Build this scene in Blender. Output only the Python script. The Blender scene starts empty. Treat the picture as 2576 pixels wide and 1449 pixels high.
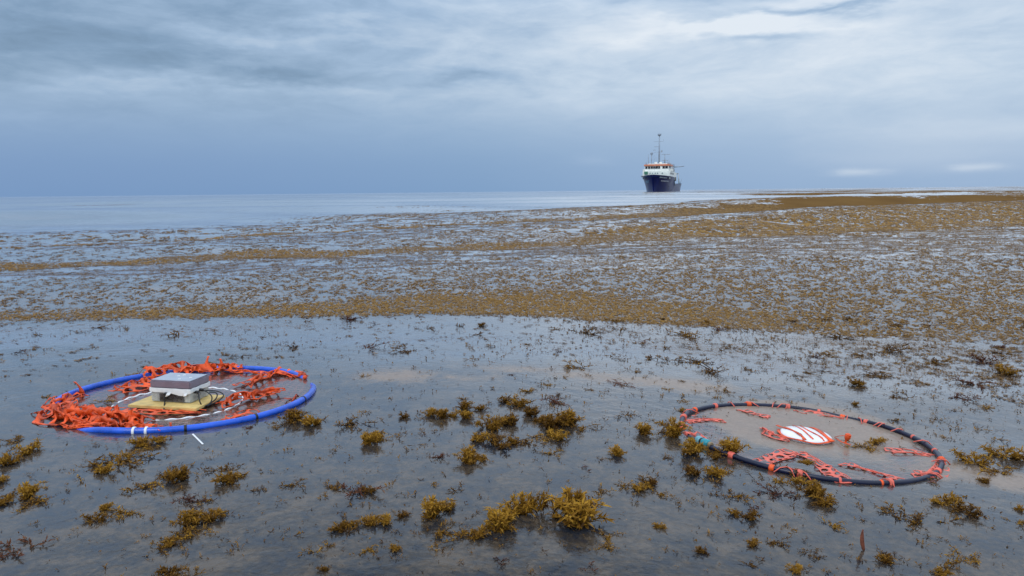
import bpy, bmesh, math, random
import numpy as np
from mathutils import Vector, Matrix

random.seed(7)
rng = np.random.default_rng(11)
R = math.radians
scene = bpy.context.scene
col = scene.collection

# ------------------------------------------------------------------ camera
CAM_H = 0.85
HFOV = R(68.0)
ROLL = math.atan2(27.0, 2576.0)
F_PX = 1288.0 / math.tan(HFOV / 2)
PITCH = math.atan2(242.5 * math.cos(ROLL), F_PX)
fwd = Vector((0, math.cos(PITCH), -math.sin(PITCH)))
right0 = Vector((1, 0, 0))
down0 = Vector((0, -math.sin(PITCH), -math.cos(PITCH)))
cr, sr = math.cos(ROLL), math.sin(ROLL)
rightv = right0 * cr + down0 * sr
downv = -right0 * sr + down0 * cr
cam = bpy.data.cameras.new('camera')
cam.sensor_fit = 'HORIZONTAL'
cam.angle = HFOV
cam.clip_start = 0.05
cam.clip_end = 30000
camo = bpy.data.objects.new('camera', cam)
col.objects.link(camo)
m = Matrix.Identity(4)
for i in range(3):
    m[i][0] = rightv[i]
    m[i][1] = -downv[i]
    m[i][2] = -fwd[i]
m[2][3] = CAM_H
camo.matrix_world = m
scene.camera = camo

# ------------------------------------------------------------------ view
scene.view_settings.view_transform = 'Standard'
scene.view_settings.look = 'None'
scene.view_settings.exposure = 0.0
scene.view_settings.gamma = 1.0

SUN_AZ, SUN_EL = R(205), R(52)

# ------------------------------------------------------------------ node helper
class NT:
    def __init__(self, tree):
        self.t = tree
        self.n = tree.nodes
        self.l = tree.links

    def add(self, typ, **kw):
        nd = self.n.new(typ)
        for k, v in kw.items():
            setattr(nd, k, v)
        return nd

    def put(self, sock, v):
        if hasattr(v, 'is_output'):
            self.l.new(v, sock)
        else:
            sock.default_value = v

    def math(self, op, a, b=None, c=None, clamp=False):
        nd = self.add('ShaderNodeMath', operation=op, use_clamp=clamp)
        self.put(nd.inputs[0], a)
        if b is not None:
            self.put(nd.inputs[1], b)
        if c is not None:
            self.put(nd.inputs[2], c)
        return nd.outputs[0]

    def vmath(self, op, a, b=None):
        nd = self.add('ShaderNodeVectorMath', operation=op)
        self.put(nd.inputs[0], a)
        if b is not None:
            self.put(nd.inputs[1], b)
        return nd.outputs[0]

    def noise(self, vec, scale, detail=4.0, rough=0.5, dist=0.0):
        nd = self.add('ShaderNodeTexNoise')
        self.put(nd.inputs['Vector'], vec)
        nd.inputs['Scale'].default_value = scale
        nd.inputs['Detail'].default_value = detail
        nd.inputs['Roughness'].default_value = rough
        nd.inputs['Distortion'].default_value = dist
        return nd.outputs['Fac'], nd.outputs['Color']

    def mix(self, fac, a, b, blend='MIX'):
        nd = self.add('ShaderNodeMix', data_type='RGBA', blend_type=blend, clamp_factor=True)
        self.put(nd.inputs[0], fac)
        self.put(nd.inputs[6], a)
        self.put(nd.inputs[7], b)
        return nd.outputs[2]

    def ramp(self, fac, stops, interp='EASE'):
        nd = self.add('ShaderNodeValToRGB')
        nd.color_ramp.interpolation = interp
        el = nd.color_ramp.elements
        while len(el) > len(stops):
            el.remove(el[-1])
        while len(el) < len(stops):
            el.new(0.5)
        for e, (p, c) in zip(el, stops):
            e.position = p
            e.color = c if len(c) == 4 else (*c, 1)
        self.put(nd.inputs[0], fac)
        return nd.outputs[0]

    def mapr(self, v, a, b, c=0.0, d=1.0, interp='SMOOTHSTEP'):
        nd = self.add('ShaderNodeMapRange', interpolation_type=interp)
        self.put(nd.inputs[0], v)
        for i, q in enumerate((a, b, c, d)):
            nd.inputs[1 + i].default_value = q
        return nd.outputs[0]

    def attr(self, name):
        return self.add('ShaderNodeAttribute', attribute_name=name)


def srgb(r, g, b):
    def f(v):
        v /= 255.0
        return v / 12.92 if v <= 0.04045 else ((v + 0.055) / 1.055) ** 2.4
    return (f(r), f(g), f(b), 1.0)


# ------------------------------------------------------------------ sky
world = bpy.data.worlds.new('World')
scene.world = world
world.use_nodes = True
w = NT(world.node_tree)
w.n.clear()
SKY_STRENGTH = 0.1
tc = w.add('ShaderNodeTexCoord')
direc = tc.outputs['Generated']
sep = w.add('ShaderNodeSeparateXYZ')
w.put(sep.inputs[0], direc)
az0 = w.math('MULTIPLY', w.math('ARCTAN2', sep.outputs[0], sep.outputs[1]), 180 / math.pi)
el0 = w.math('MULTIPLY', w.math('ARCSINE', sep.outputs[2]), 180 / math.pi)
# cloud coordinates: stretched sideways, as flat layers are seen from below
mp = w.add('ShaderNodeMapping')
w.put(mp.inputs[0], direc)
mp.inputs['Scale'].default_value = (1, 1, 3.6)
cv = mp.outputs[0]
wf, wc = w.noise(cv, 3.2, 5, 0.55)
sc3 = w.add('ShaderNodeSeparateColor')
w.put(sc3.inputs[0], wc)
wk = w.mapr(el0, 1.0, 8.0, 0.12, 1.0)
az = w.math('ADD', az0, w.math('MULTIPLY', w.math('MULTIPLY', w.math('SUBTRACT', sc3.outputs[0], 0.5), wk), 26))
el = w.math('ADD', el0, w.math('MULTIPLY', w.math('MULTIPLY', w.math('SUBTRACT', sc3.outputs[1], 0.5), wk), 7))
ff, fc = w.noise(cv, 11, 6, 0.58)
sc4 = w.add('ShaderNodeSeparateColor')
w.put(sc4.inputs[0], fc)
az = w.math('ADD', az, w.math('MULTIPLY', w.math('SUBTRACT', sc4.outputs[0], 0.5), 7))
el = w.math('ADD', el, w.math('MULTIPLY', w.math('SUBTRACT', sc4.outputs[1], 0.5), w.math('MULTIPLY', wk, 2.2)))


def blob(a0, e0, sa, se, wgt):
    da = w.math('DIVIDE', w.math('SUBTRACT', az, a0), sa)
    de = w.math('DIVIDE', w.math('SUBTRACT', el, e0), se)
    r2 = w.math('ADD', w.math('MULTIPLY', da, da), w.math('MULTIPLY', de, de))
    return w.math('MULTIPLY', w.math('EXPONENT', w.math('MULTIPLY', r2, -1.0)), wgt)


SKY_BLOBS = [
    # azimuth, elevation, widths, weight (thin bright cloud + / heavy grey cloud -)
    (20, 9.0, 24, 6.5, 0.30),
    (17, 11.2, 9, 0.8, 0.40),
    (24, 12.8, 8, 0.6, 0.36),
    (6, 11.8, 5, 0.8, 0.10),
    (22, 12.0, 10, 0.42, -0.34),
    (18, 10.1, 4.5, 0.5, -0.30),
    (0, 8.4, 5, 0.7, -0.24),
    (4, 13.6, 9, 0.8, -0.16),
    (-30, 9.0, 12, 1.3, -0.12),
    (-16, 8.2, 10, 0.9, -0.15),
    (-22, 12.4, 14, 1.1, -0.12),
    (-4, 11.0, 8, 1.0, -0.08),
    (-19, 10.8, 3, 0.5, 0.17),
    (-24, 13.0, 6, 0.6, 0.13),
    (-10, 11.4, 7, 0.5, 0.14),
    (-28, 7.2, 8, 0.45, 0.10),
    (-16, 7.0, 7, 0.4, 0.10),
    (-32, 4.6, 4, 0.35, 0.07),
    (28, 2.0, 9, 0.8, 0.14),
    (33, 3.4, 8, 0.7, 0.22),
    (24.6, 1.15, 1.6, 0.22, 0.34),
    (31.5, 1.2, 1.8, 0.2, 0.32),
    (6, 2.2, 1.6, 0.35, 0.20),
]
dens = None
for b in SKY_BLOBS:
    v = blob(*b)
    dens = v if dens is None else w.math('ADD', dens, v)
# general cloud mottling, everywhere on the dome, fading out towards the horizon
hi = w.mapr(el0, 3.0, 9.0)
mott = w.math('SUBTRACT', w.noise(cv, 5.0, 8, 0.6, 0.4)[0], 0.5)
dens = w.math('ADD', dens, w.math('MULTIPLY', w.math('MULTIPLY', mott, hi), 0.72))
streak = w.math('SUBTRACT', w.noise(cv, 16.0, 6, 0.6, 0.6)[0], 0.5)
dens = w.math('ADD', dens, w.math('MULTIPLY', w.math('MULTIPLY', streak, w.mapr(el0, 1.0, 9.0, 0.25, 1.0)), 0.32))
side = w.mapr(az0, -34, 30, 0.0, 0.12)
val = w.math('ADD', w.math('ADD', w.math('ADD', dens, side), 0.38), w.mapr(el0, 12, 30, 0.0, 0.26))
cloud = w.ramp(val, [
    (0.0, srgb(110, 136, 163)),
    (0.22, srgb(132, 160, 190)),
    (0.45, srgb(163, 188, 216)),
    (0.7, srgb(198, 215, 234)),
    (1.0, srgb(232, 240, 249)),
], 'LINEAR')
low = w.ramp(w.math('ADD', w.mapr(az0, -34, 34, 0.0, 0.75), w.math('MULTIPLY', dens, 0.6)), [
    (0.0, srgb(124, 158, 202)),
    (0.35, srgb(132, 166, 206)),
    (0.75, srgb(156, 184, 218)),
    (1.0, srgb(196, 213, 234)),
], 'LINEAR')
cloudmix = w.mix(w.mapr(el0, 1.5, 8.0), low, cloud)
# scale to sky units (the background strength brings it back) and let a little clear sky through
sky = w.add('ShaderNodeTexSky', sky_type='NISHITA', sun_disc=False)
sky.sun_elevation = SUN_EL
sky.sun_rotation = SUN_AZ
sky.air_density = 1.2
sky.dust_density = 2.0
sc10 = w.vmath('SCALE', cloudmix)
sc10.node.inputs[3].default_value = 1.0 / SKY_STRENGTH
total = w.mix(0.90, sky.outputs[0], sc10)
# an overcast sky is brighter overhead than at the horizon
zen = w.vmath('SCALE', total)
w.put(zen.node.inputs[3], w.mapr(el0, 11, 28, 1.0, 1.75))
total = zen
bg = w.add('ShaderNodeBackground')
w.put(bg.inputs[0], total)
bg.inputs[1].default_value = SKY_STRENGTH
wo = w.add('ShaderNodeOutputWorld')
w.l.new(bg.outputs[0], wo.inputs[0])

# ------------------------------------------------------------------ sun behind thin cloud
sun = bpy.data.lights.new('sun', 'SUN')
sun.energy = 1.0
sun.angle = R(25)
sun.color = (1.0, 0.95, 0.88)
suno = bpy.data.objects.new('sun', sun)
col.objects.link(suno)
sd = Vector((math.sin(SUN_AZ) * math.cos(SUN_EL), math.cos(SUN_AZ) * math.cos(SUN_EL), math.sin(SUN_EL)))
suno.rotation_euler = sd.to_track_quat('Z', 'Y').to_euler()

# ------------------------------------------------------------------ small helpers
def smooth(a, b, x):
    t = np.clip((x - a) / (b - a), 0, 1)
    return t * t * (3 - 2 * t)


def hash2(ix, iy, seed):
    h = (ix.astype(np.int64) * 374761393 + iy.astype(np.int64) * 668265263 + seed * 974634777) & 0xFFFFFFFF
    h = ((h ^ (h >> 13)) * 1274126177) & 0xFFFFFFFF
    h = (h ^ (h >> 16)) & 0xFFFFFFFF
    return h / 4294967295.0


def vnoise(x, y, scale, seed=0):
    x = np.asarray(x, float) / scale
    y = np.asarray(y, float) / scale
    ix, iy = np.floor(x), np.floor(y)
    fx, fy = x - ix, y - iy
    fx = fx * fx * (3 - 2 * fx)
    fy = fy * fy * (3 - 2 * fy)
    a = hash2(ix, iy, seed)
    b = hash2(ix + 1, iy, seed)
    c = hash2(ix, iy + 1, seed)
    d = hash2(ix + 1, iy + 1, seed)
    return (a * (1 - fx) + b * fx) * (1 - fy) + (c * (1 - fx) + d * fx) * fy


def fbm(x, y, scale, seed=0, oct=3):
    s = 0
    t = 0
    a = 1.0
    for k in range(oct):
        s = s + a * vnoise(x, y, scale / 2 ** k, seed + 17 * k)
        t += a
        a *= 0.5
    return s / t


def sinterp(x, xs, ys, r=0.8):
    out = 0
    for k in np.linspace(-r, r, 7):
        out = out + np.interp(x + k, xs, ys)
    return out / 7


# ------------------------------------------------------------------ the sea surface
def troughs(x):
    t1 = sinterp(x, [-9, -3.3, 0, 1.5, 3, 5, 9], [4.75, 5.15, 5.45, 5.45, 5.1, 4.7, 4.5])
    t2 = sinterp(x, [-14, -5.7, -1, 3, 10, 25], [7.4, 8.7, 11.2, 13.1, 16.0, 20.0], 1.5)
    t3 = sinterp(x, [-20, -7.6, -5.2, 0, 10, 25], [10.0, 12.6, 15.6, 21.0, 27.0, 34.0], 1.5)
    t4 = t3 + sinterp(x, [-20, 0, 20], [9.0, 13.0, 16.0], 2)
    return t1, t2, t3, t4


def prof(p, rise):
    return smooth(0, rise, p) * (1 - smooth(rise + 0.04, 1.0, p))


def hf(x, y):
    x = np.asarray(x, float)
    y = np.asarray(y, float)
    t1, t2, t3, t4 = troughs(x)
    wob = (fbm(x, y, 3.0, 5) - 0.5) * 1.1
    yy = y + wob * smooth(5.5, 8.5, y)
    a1 = sinterp(x, [-6, -2, 1.5, 4, 8], [0.08, 0.095, 0.11, 0.13, 0.15])
    a2 = sinterp(x, [-8, -2, 3, 8, 16], [0.07, 0.10, 0.18, 0.36, 0.44], 1.5)
    a3 = sinterp(x, [-10, -2, 4, 10, 20], [0.09, 0.13, 0.24, 0.36, 0.44], 1.5)
    z = a1 * prof((yy - t1) / (t2 - t1), 0.36)
    z = z + a2 * prof((yy - t2) / (t3 - t2), 0.34)
    z = z + a3 * prof((yy - t3) / (t4 - t3), 0.36)
    # trough in front: the water falls away to the right
    k = 1 / (1 + np.exp(-x * 3.0))
    tilt = k * (-0.18 * np.tanh(x / 2)) + (1 - k) * (-0.016 * x / (1 + (x / 6) ** 2))
    z = z + tilt * (1 - smooth(0.2, 3.0, y - t1)) * smooth(-6, 0.5, y)
    # back of the wave that has just passed: it falls away towards the trough
    z = z - 0.055 * smooth(3.3, 5.4, y) * (1 - smooth(0.0, 2.4, y - t1))
    # open sea beyond
    d = np.hypot(x, y)
    far = smooth(0, 14, y - t3) + smooth(4, 14, -y)
    sw = 0
    for lam, ang, amp, ph, fade in ((9.0, 12, 0.05, 0.4, 130), (14.0, -14, 0.08, 2.1, 220), (23.0, 8, 0.13, 4.0, 420), (38.0, 22, 0.10, 1.2, 700), (61.0, -6, 0.10, 3.3, 1300)):
        k = 2 * math.pi / lam
        a = R(ang)
        u = x * math.sin(a) + y * math.cos(a)
        u = u + (fbm(x, y, lam * 1.7, 31 + int(lam), 2) - 0.5) * lam * 0.9
        sw = sw + amp * np.sin(k * u + ph) * (1 - smooth(fade * 0.5, fade, d))
    z = z + far * sw
    # small wind chop
    chop = 0
    for lam, ang, amp, ph in ((1.3, 30, 0.0065, 0.3), (0.83, -25, 0.004, 1.9), (2.1, 5, 0.009, 0.8)):
        k = 2 * math.pi / lam
        a = R(ang)
        u = x * math.sin(a) + y * math.cos(a) + (fbm(x, y, lam * 2, 77, 2) - 0.5) * lam * 1.4
        chop = chop + amp * np.sin(k * u + ph)
    z = z + chop * (0.35 + 0.9 * smooth(4.5, 9, y)) * (1 - smooth(25, 60, d))
    return z


def hfs(x, y):
    return float(hf(np.array([x]), np.array([y]))[0])


def ray(px, py):
    u, v = px - 1288.0, py - 724.5
    return (rightv * u + downv * v + fwd * F_PX).normalized()


def px2w(px, py, up=0.0):
    """pixel of the photograph (2576 wide) -> first point of the sea surface on that ray"""
    d = ray(px, py)
    t = np.concatenate([np.linspace(0.8, 12, 2000), np.geomspace(12, 3000, 3000)])
    X, Y, Z = d.x * t, d.y * t, CAM_H + d.z * t
    below = np.nonzero(Z < hf(X, Y) + up)[0]
    i = below[0] if len(below) else len(t) - 1
    return Vector((X[i], Y[i], hfs(X[i], Y[i])))


def gauss(x, y, cx, cy, sx, sy, ang=0.0):
    c, s = math.cos(ang), math.sin(ang)
    u = (x - cx) * c + (y - cy) * s
    v = -(x - cx) * s + (y - cy) * c
    return np.exp(-(u / sx) ** 2 - (v / sy) ** 2)


def weed(x, y):
    """share of the surface covered by drifting seaweed"""
    x = np.asarray(x, float)
    y = np.asarray(y, float)
    t1, t2, t3, t4 = troughs(x)
    n1 = fbm(x, y, 2.2, 3, 3)
    n2 = fbm(x * 0.5, y, 5.0, 9, 3)
    e = (n1 - 0.5) * 0.7
    past1 = smooth(-0.1, 0.25, y - t1 + e * 0.3)
    base = sinterp(x / np.maximum(y, 1), [-0.7, -0.35, 0.0, 0.3, 0.7], [0.32, 0.42, 0.58, 0.66, 0.72], 0.03)
    d = base * past1 * (0.62 + 0.76 * n2)
    # drifted together along the foot of each wave
    w1 = sinterp(x, [-6, -3, -1, 1, 2.6, 4], [0.5, 0.6, 1.0, 1.6, 1.1, 0.6])
    eb = e * 2.2 + (fbm(x * 0.4, y, 0.7, 57, 2) - 0.5) * 0.8
    band1 = past1 * (1 - smooth(0.55, 1.45, (y - t1 + eb * 0.6) / w1)) * sinterp(x, [-6, -3, -1, 1.4, 2.4, 4.0], [0.75, 0.85, 1.0, 1.0, 0.8, 0.55])
    d = np.maximum(d, band1)
    w2 = sinterp(x, [-8, -4, 0, 3, 8, 14], [0.5, 0.7, 1.4, 3.4, 5.2, 5.5], 1.5)
    band2 = smooth(-0.35, 0.1, y - t2 + e) * (1 - smooth(0.45, 1.4, (y - t2 + eb * 1.6) / w2)) * (0.78 + 0.5 * n2)
    d = np.maximum(d, band2)
    w3 = sinterp(x, [-8, -4, 0, 5, 14], [0.5, 0.7, 1.2, 3.5, 7.0], 1.5)
    band3 = smooth(-0.5, 0.1, y - t3 + e) * (1 - smooth(0.45, 1.4, (y - t3 + eb * 2.2) / w3)) * (0.78 + 0.5 * n2)
    d = np.maximum(d, band3 * 0.96)
    # open water to the left and far out
    edge = sinterp(y, [0, 12, 16, 23, 46, 90, 160], [-16, -14.0, -10.5, -7.5, -7.0, 1.0, 30.0], 1.0)
    d = d * smooth(-2.5, 1.5, x - edge + (n2 - 0.5) * 5)
    far = smooth(26, 60, y)
    patch = smooth(0.47, 0.62, fbm(x / 3.2, y, 26.0, 41, 3)) * smooth(-0.05, 0.5, x / np.maximum(y, 1) + 0.12)
    d = d * (1 - far) + far * np.maximum(d * patch * 1.1, 0)
    # streaks lying off to the left and a long one under the right horizon
    d = np.maximum(d, 0.95 * smooth(0.35, 0.6, gauss(x, y, -21, 66, 17, 5.5, 0.16) + 0.3 * (n1 - 0.5)))
    d = np.maximum(d, 0.85 * smooth(0.35, 0.6, gauss(x, y, 62, 105, 40, 9, 0.12) + 0.3 * (n1 - 0.5)))
    # thin scatter in the foreground, thicker to the right
    fg = 0.02 + 0.34 * smooth(0.30, 0.62, x / np.maximum(y, 0.5)) * smooth(2.9, 4.0, y)
    d = np.where(past1 < 0.5, np.maximum(d * past1, fg * (1 - past1)), d)
    return np.clip(d, 0, 1)

# ------------------------------------------------------------------ objects and tags
def tag(o, label=None, cat=None, group=None, kind=None):
    if label:
        o['label'] = label
    if cat:
        o['category'] = cat
    if group:
        o['group'] = group
    if kind:
        o['kind'] = kind
    return o


def np_mesh(name, V, Fs, mats=(), smooth_shade=False, mat_idx=None, attrs=None):
    """V: (n,3); Fs: list of (k,m) int arrays, m corners each"""
    me = bpy.data.meshes.new(name)
    V = np.asarray(V, np.float32)
    if not isinstance(Fs, (list, tuple)):
        Fs = [Fs]
    Fs = [np.asarray(f, np.int32) for f in Fs if len(f)]
    nl = sum(f.size for f in Fs)
    nf = sum(len(f) for f in Fs)
    me.vertices.add(len(V))
    me.vertices.foreach_set('co', V.ravel())
    me.loops.add(nl)
    me.loops.foreach_set('vertex_index', np.concatenate([f.ravel() for f in Fs]))
    me.polygons.add(nf)
    tot = np.concatenate([np.full(len(f), f.shape[1], np.int32) for f in Fs])
    start = np.concatenate([[0], np.cumsum(tot)[:-1]]).astype(np.int32)
    me.polygons.foreach_set('loop_start', start)
    if mat_idx is not None:
        me.polygons.foreach_set('material_index', np.asarray(mat_idx, np.int32))
    me.update(calc_edges=True)
    me.polygons.foreach_set('use_smooth', np.full(nf, smooth_shade))
    for k, v in (attrs or {}).items():
        a = me.attributes.new(k, 'FLOAT', 'POINT')
        a.data.foreach_set('value', np.asarray(v, np.float32))
    for mt in mats:
        me.materials.append(mt)
    return me


def link(name, me, parent=None, loc=None, rot=None):
    o = bpy.data.objects.new(name, me)
    col.objects.link(o)
    if parent:
        o.parent = parent
    if loc is not None:
        o.location = loc
    if rot is not None:
        o.rotation_euler = rot
    return o


def empty(name, loc=(0, 0, 0)):
    o = bpy.data.objects.new(name, None)
    col.objects.link(o)
    o.location = loc
    o.empty_display_size = 0.1
    return o


def material(name):
    mt = bpy.data.materials.new(name)
    mt.use_nodes = True
    t = NT(mt.node_tree)
    t.n.clear()
    out = t.add('ShaderNodeOutputMaterial')
    return mt, t, out


def paint(name, colour, rough=0.5, spec=0.5, var=0.15, scale=8.0, bump=0.0, metallic=0.0, wear=None, coat=0.0):
    mt, t, out = material(name)
    p = t.add('ShaderNodeBsdfPrincipled')
    tcn = t.add('ShaderNodeTexCoord')
    n, _ = t.noise(tcn.outputs['Object'], scale, 5, 0.6)
    c = colour if len(colour) == 4 else (*colour, 1)
    dark = tuple(v * (1 - var) for v in c[:3]) + (1,)
    lite = tuple(min(1, v * (1 + var)) for v in c[:3]) + (1,)
    cc = t.mix(t.mapr(n, 0.3, 0.7), dark, lite)
    if wear:
        n2, _ = t.noise(tcn.outputs['Object'], scale * 3.1, 6, 0.65)
        cc = t.mix(t.mapr(n2, 0.58, 0.72, 0, 0.8), cc, wear if len(wear) == 4 else (*wear, 1))
    t.put(p.inputs['Base Color'], cc)
    t.put(p.inputs['Roughness'], t.mapr(n, 0.2, 0.8, rough * 0.8, min(1, rough * 1.25)))
    p.inputs['Specular IOR Level'].default_value = spec
    p.inputs['Metallic'].default_value = metallic
    p.inputs['Coat Weight'].default_value = coat
    if bump:
        b = t.add('ShaderNodeBump')
        b.inputs['Strength'].default_value = bump
        b.inputs['Distance'].default_value = 0.002
        t.put(b.inputs['Height'], n)
        t.l.new(b.outputs[0], p.inputs['Normal'])
    t.l.new(p.outputs[0], out.inputs[0])
    return mt


# ------------------------------------------------------------------ materials of the sea
def water_material():
    mt, t, out = material('sea_water')
    geo = t.add('ShaderNodeNewGeometry')
    pos = geo.outputs['Position']
    sepx = t.add('ShaderNodeSeparateXYZ')
    t.put(sepx.inputs[0], pos)
    r = t.math('SQRT', t.math('ADD', t.math('MULTIPLY', sepx.outputs[0], sepx.outputs[0]), t.math('MULTIPLY', sepx.outputs[1], sepx.outputs[1])))
    # ripples: fine near, only broad ones far away
    n_a, _ = t.noise(pos, 26.0, 4, 0.55, 0.3)
    n_b, _ = t.noise(pos, 7.0, 4, 0.55, 0.4)
    n_c, _ = t.noise(pos, 1.3, 4, 0.55, 0.4)
    b1 = t.add('ShaderNodeBump')
    b1.inputs['Strength'].default_value = 0.35
    b1.inputs['Distance'].default_value = 0.004
    t.put(b1.inputs['Height'], n_a)
    b2 = t.add('ShaderNodeBump')
    b2.inputs['Strength'].default_value = 0.18
    b2.inputs['Distance'].default_value = 0.014
    t.put(b2.inputs['Height'], n_b)
    t.l.new(b1.outputs[0], b2.inputs['Normal'])
    b3 = t.add('ShaderNodeBump')
    t.put(b3.inputs['Strength'], t.mapr(r, 5, 14, 0.06, 0.34))
    b3.inputs['Distance'].default_value = 0.05
    t.put(b3.inputs['Height'], n_c)
    t.l.new(b2.outputs[0], b3.inputs['Normal'])
    nrm = b3.outputs[0]
    fr = t.add('ShaderNodeFresnel')
    fr.inputs['IOR'].default_value = 1.37
    t.l.new(nrm, fr.inputs['Normal'])
    gl = t.add('ShaderNodeBsdfGlossy')
    gl.inputs['Color'].default_value = (0.98, 0.98, 1.0, 1)
    gl.inputs['Roughness'].default_value = 0.12
    t.l.new(nrm, gl.inputs['Normal'])
    # what shows through: fine suspended matter, bluer and browner clouds of it
    m1, _ = t.noise(pos, 8.0, 6, 0.66, 0.8)
    m2, _ = t.noise(pos, 60.0, 3, 0.6)
    murk = t.ramp(t.math('ADD', m1, t.math('MULTIPLY', t.math('SUBTRACT', m2, 0.5), 0.55)), [
        (0.34, (0.024, 0.033, 0.050)), (0.47, (0.062, 0.053, 0.046)), (0.64, (0.155, 0.112, 0.074))], 'LINEAR')
    df = t.add('ShaderNodeBsdfDiffuse')
    t.put(df.inputs[0], murk)
    tr = t.add('ShaderNodeBsdfTransparent')
    tr.inputs[0].default_value = (0.78, 0.74, 0.72, 1)
    under = t.add('ShaderNodeMixShader')
    under.inputs[0].default_value = 0.52
    t.l.new(tr.outputs[0], under.inputs[1])
    t.l.new(df.outputs[0], under.inputs[2])
    # film of pale scum floating on it
    sa = t.attr('scum')
    s1, _ = t.noise(pos, 9.0, 6, 0.65, 0.8)
    scum = t.math('MULTIPLY', t.mapr(t.math('ADD', sa.outputs['Fac'], t.math('MULTIPLY', t.math('SUBTRACT', s1, 0.5), 1.1)), 0.25, 0.85), 0.60)
    s2, _ = t.noise(pos, 90.0, 3, 0.6)
    dscum = t.add('ShaderNodeBsdfDiffuse')
    t.put(dscum.inputs[0], t.mix(s2, (0.27, 0.205, 0.16, 1), (0.42, 0.335, 0.275, 1)))
    surf = t.add('ShaderNodeMixShader')
    # calm, slightly slick water: reflects strongly at low angles
    refl = t.math('MULTIPLY_ADD', fr.outputs[0], 2.0, -0.10, clamp=True)
    t.put(surf.inputs[0], t.math('MULTIPLY', refl, t.mapr(s2, 0.2, 0.8, 0.88, 1.0)))
    t.l.new(under.outputs[0], surf.inputs[1])
    t.l.new(gl.outputs[0], surf.inputs[2])
    wsc = t.add('ShaderNodeMixShader')
    t.put(wsc.inputs[0], scum)
    t.l.new(surf.outputs[0], wsc.inputs[1])
    t.l.new(dscum.outputs[0], wsc.inputs[2])
    # seaweed too far off to tell the pieces apart
    wa = t.attr('weed')
    mpw = t.add('ShaderNodeMapping')
    t.put(mpw.inputs[0], pos)
    mpw.inputs['Scale'].default_value = (1.0, 1.0, 0.2)
    g1, _ = t.noise(mpw.outputs[0], 5.5, 3, 0.6)
    g2, _ = t.noise(mpw.outputs[0], 1.1, 3, 0.6)
    mpw2 = t.add('ShaderNodeMapping')
    t.put(mpw2.inputs[0], pos)
    mpw2.inputs['Scale'].default_value = (0.25, 1.0, 0.2)
    g3, _ = t.noise(mpw2.outputs[0], 0.5, 4, 0.6)
    gg = t.math('ADD', t.math('ADD', t.math('MULTIPLY', g1, 0.40), t.math('MULTIPLY', g2, 0.25)), t.math('MULTIPLY', g3, 0.35))
    gg = t.math('MULTIPLY_ADD', gg, 1.7, -0.35)
    thr = t.math('SUBTRACT', t.math('ADD', t.math('MULTIPLY', wa.outputs['Fac'], 0.58), 0.15), gg)
    wm = t.math('MULTIPLY', t.mapr(thr, -0.02, 0.05), t.mapr(r, 20, 31))
    dweed = t.add('ShaderNodeBsdfDiffuse')
    wn, _ = t.noise(pos, 0.5, 4, 0.6)
    t.put(dweed.inputs[0], t.mix(wn, (0.095, 0.052, 0.022, 1), (0.20, 0.115, 0.042, 1)))
    fin = t.add('ShaderNodeMixShader')
    t.put(fin.inputs[0], wm)
    t.l.new(wsc.outputs[0], fin.inputs[1])
    t.l.new(dweed.outputs[0], fin.inputs[2])
    t.l.new(fin.outputs[0], out.inputs[0])
    return mt


def weed_material(name, dark, mid, lite, rough=0.6):
    mt, t, out = material(name)
    a = t.attr('tint')
    oi = t.add('ShaderNodeObjectInfo')
    sepc = t.add('ShaderNodeSeparateColor')
    t.put(sepc.inputs[0], oi.outputs['Color'])
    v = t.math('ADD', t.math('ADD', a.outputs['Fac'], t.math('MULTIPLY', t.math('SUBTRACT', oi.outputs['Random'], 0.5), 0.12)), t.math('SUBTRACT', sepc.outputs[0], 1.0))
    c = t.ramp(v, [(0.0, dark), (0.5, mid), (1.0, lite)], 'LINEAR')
    p = t.add('ShaderNodeBsdfPrincipled')
    t.put(p.inputs['Base Color'], c)
    p.inputs['Roughness'].default_value = rough
    p.inputs['Specular IOR Level'].default_value = 0.16
    tl = t.add('ShaderNodeBsdfTranslucent')
    t.put(tl.inputs[0], c)
    mx = t.add('ShaderNodeMixShader')
    mx.inputs[0].default_value = 0.3
    t.l.new(p.outputs[0], mx.inputs[1])
    t.l.new(tl.outputs[0], mx.inputs[2])
    t.l.new(mx.outputs[0], out.inputs[0])
    return mt


M_WATER = water_material()
M_WEED = weed_material('seaweed', (0.055, 0.023, 0.007), (0.24, 0.115, 0.014), (0.50, 0.275, 0.032))
M_WEED_RED = weed_material('seaweed_red', (0.05, 0.016, 0.010), (0.13, 0.045, 0.022), (0.22, 0.10, 0.05))
M_STEM = weed_material('seaweed_stem', (0.022, 0.012, 0.008), (0.055, 0.028, 0.014), (0.12, 0.06, 0.025))
M_WEED_FIELD = weed_material('seaweed_field', (0.050, 0.022, 0.008), (0.215, 0.105, 0.020), (0.46, 0.255, 0.048))

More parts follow.
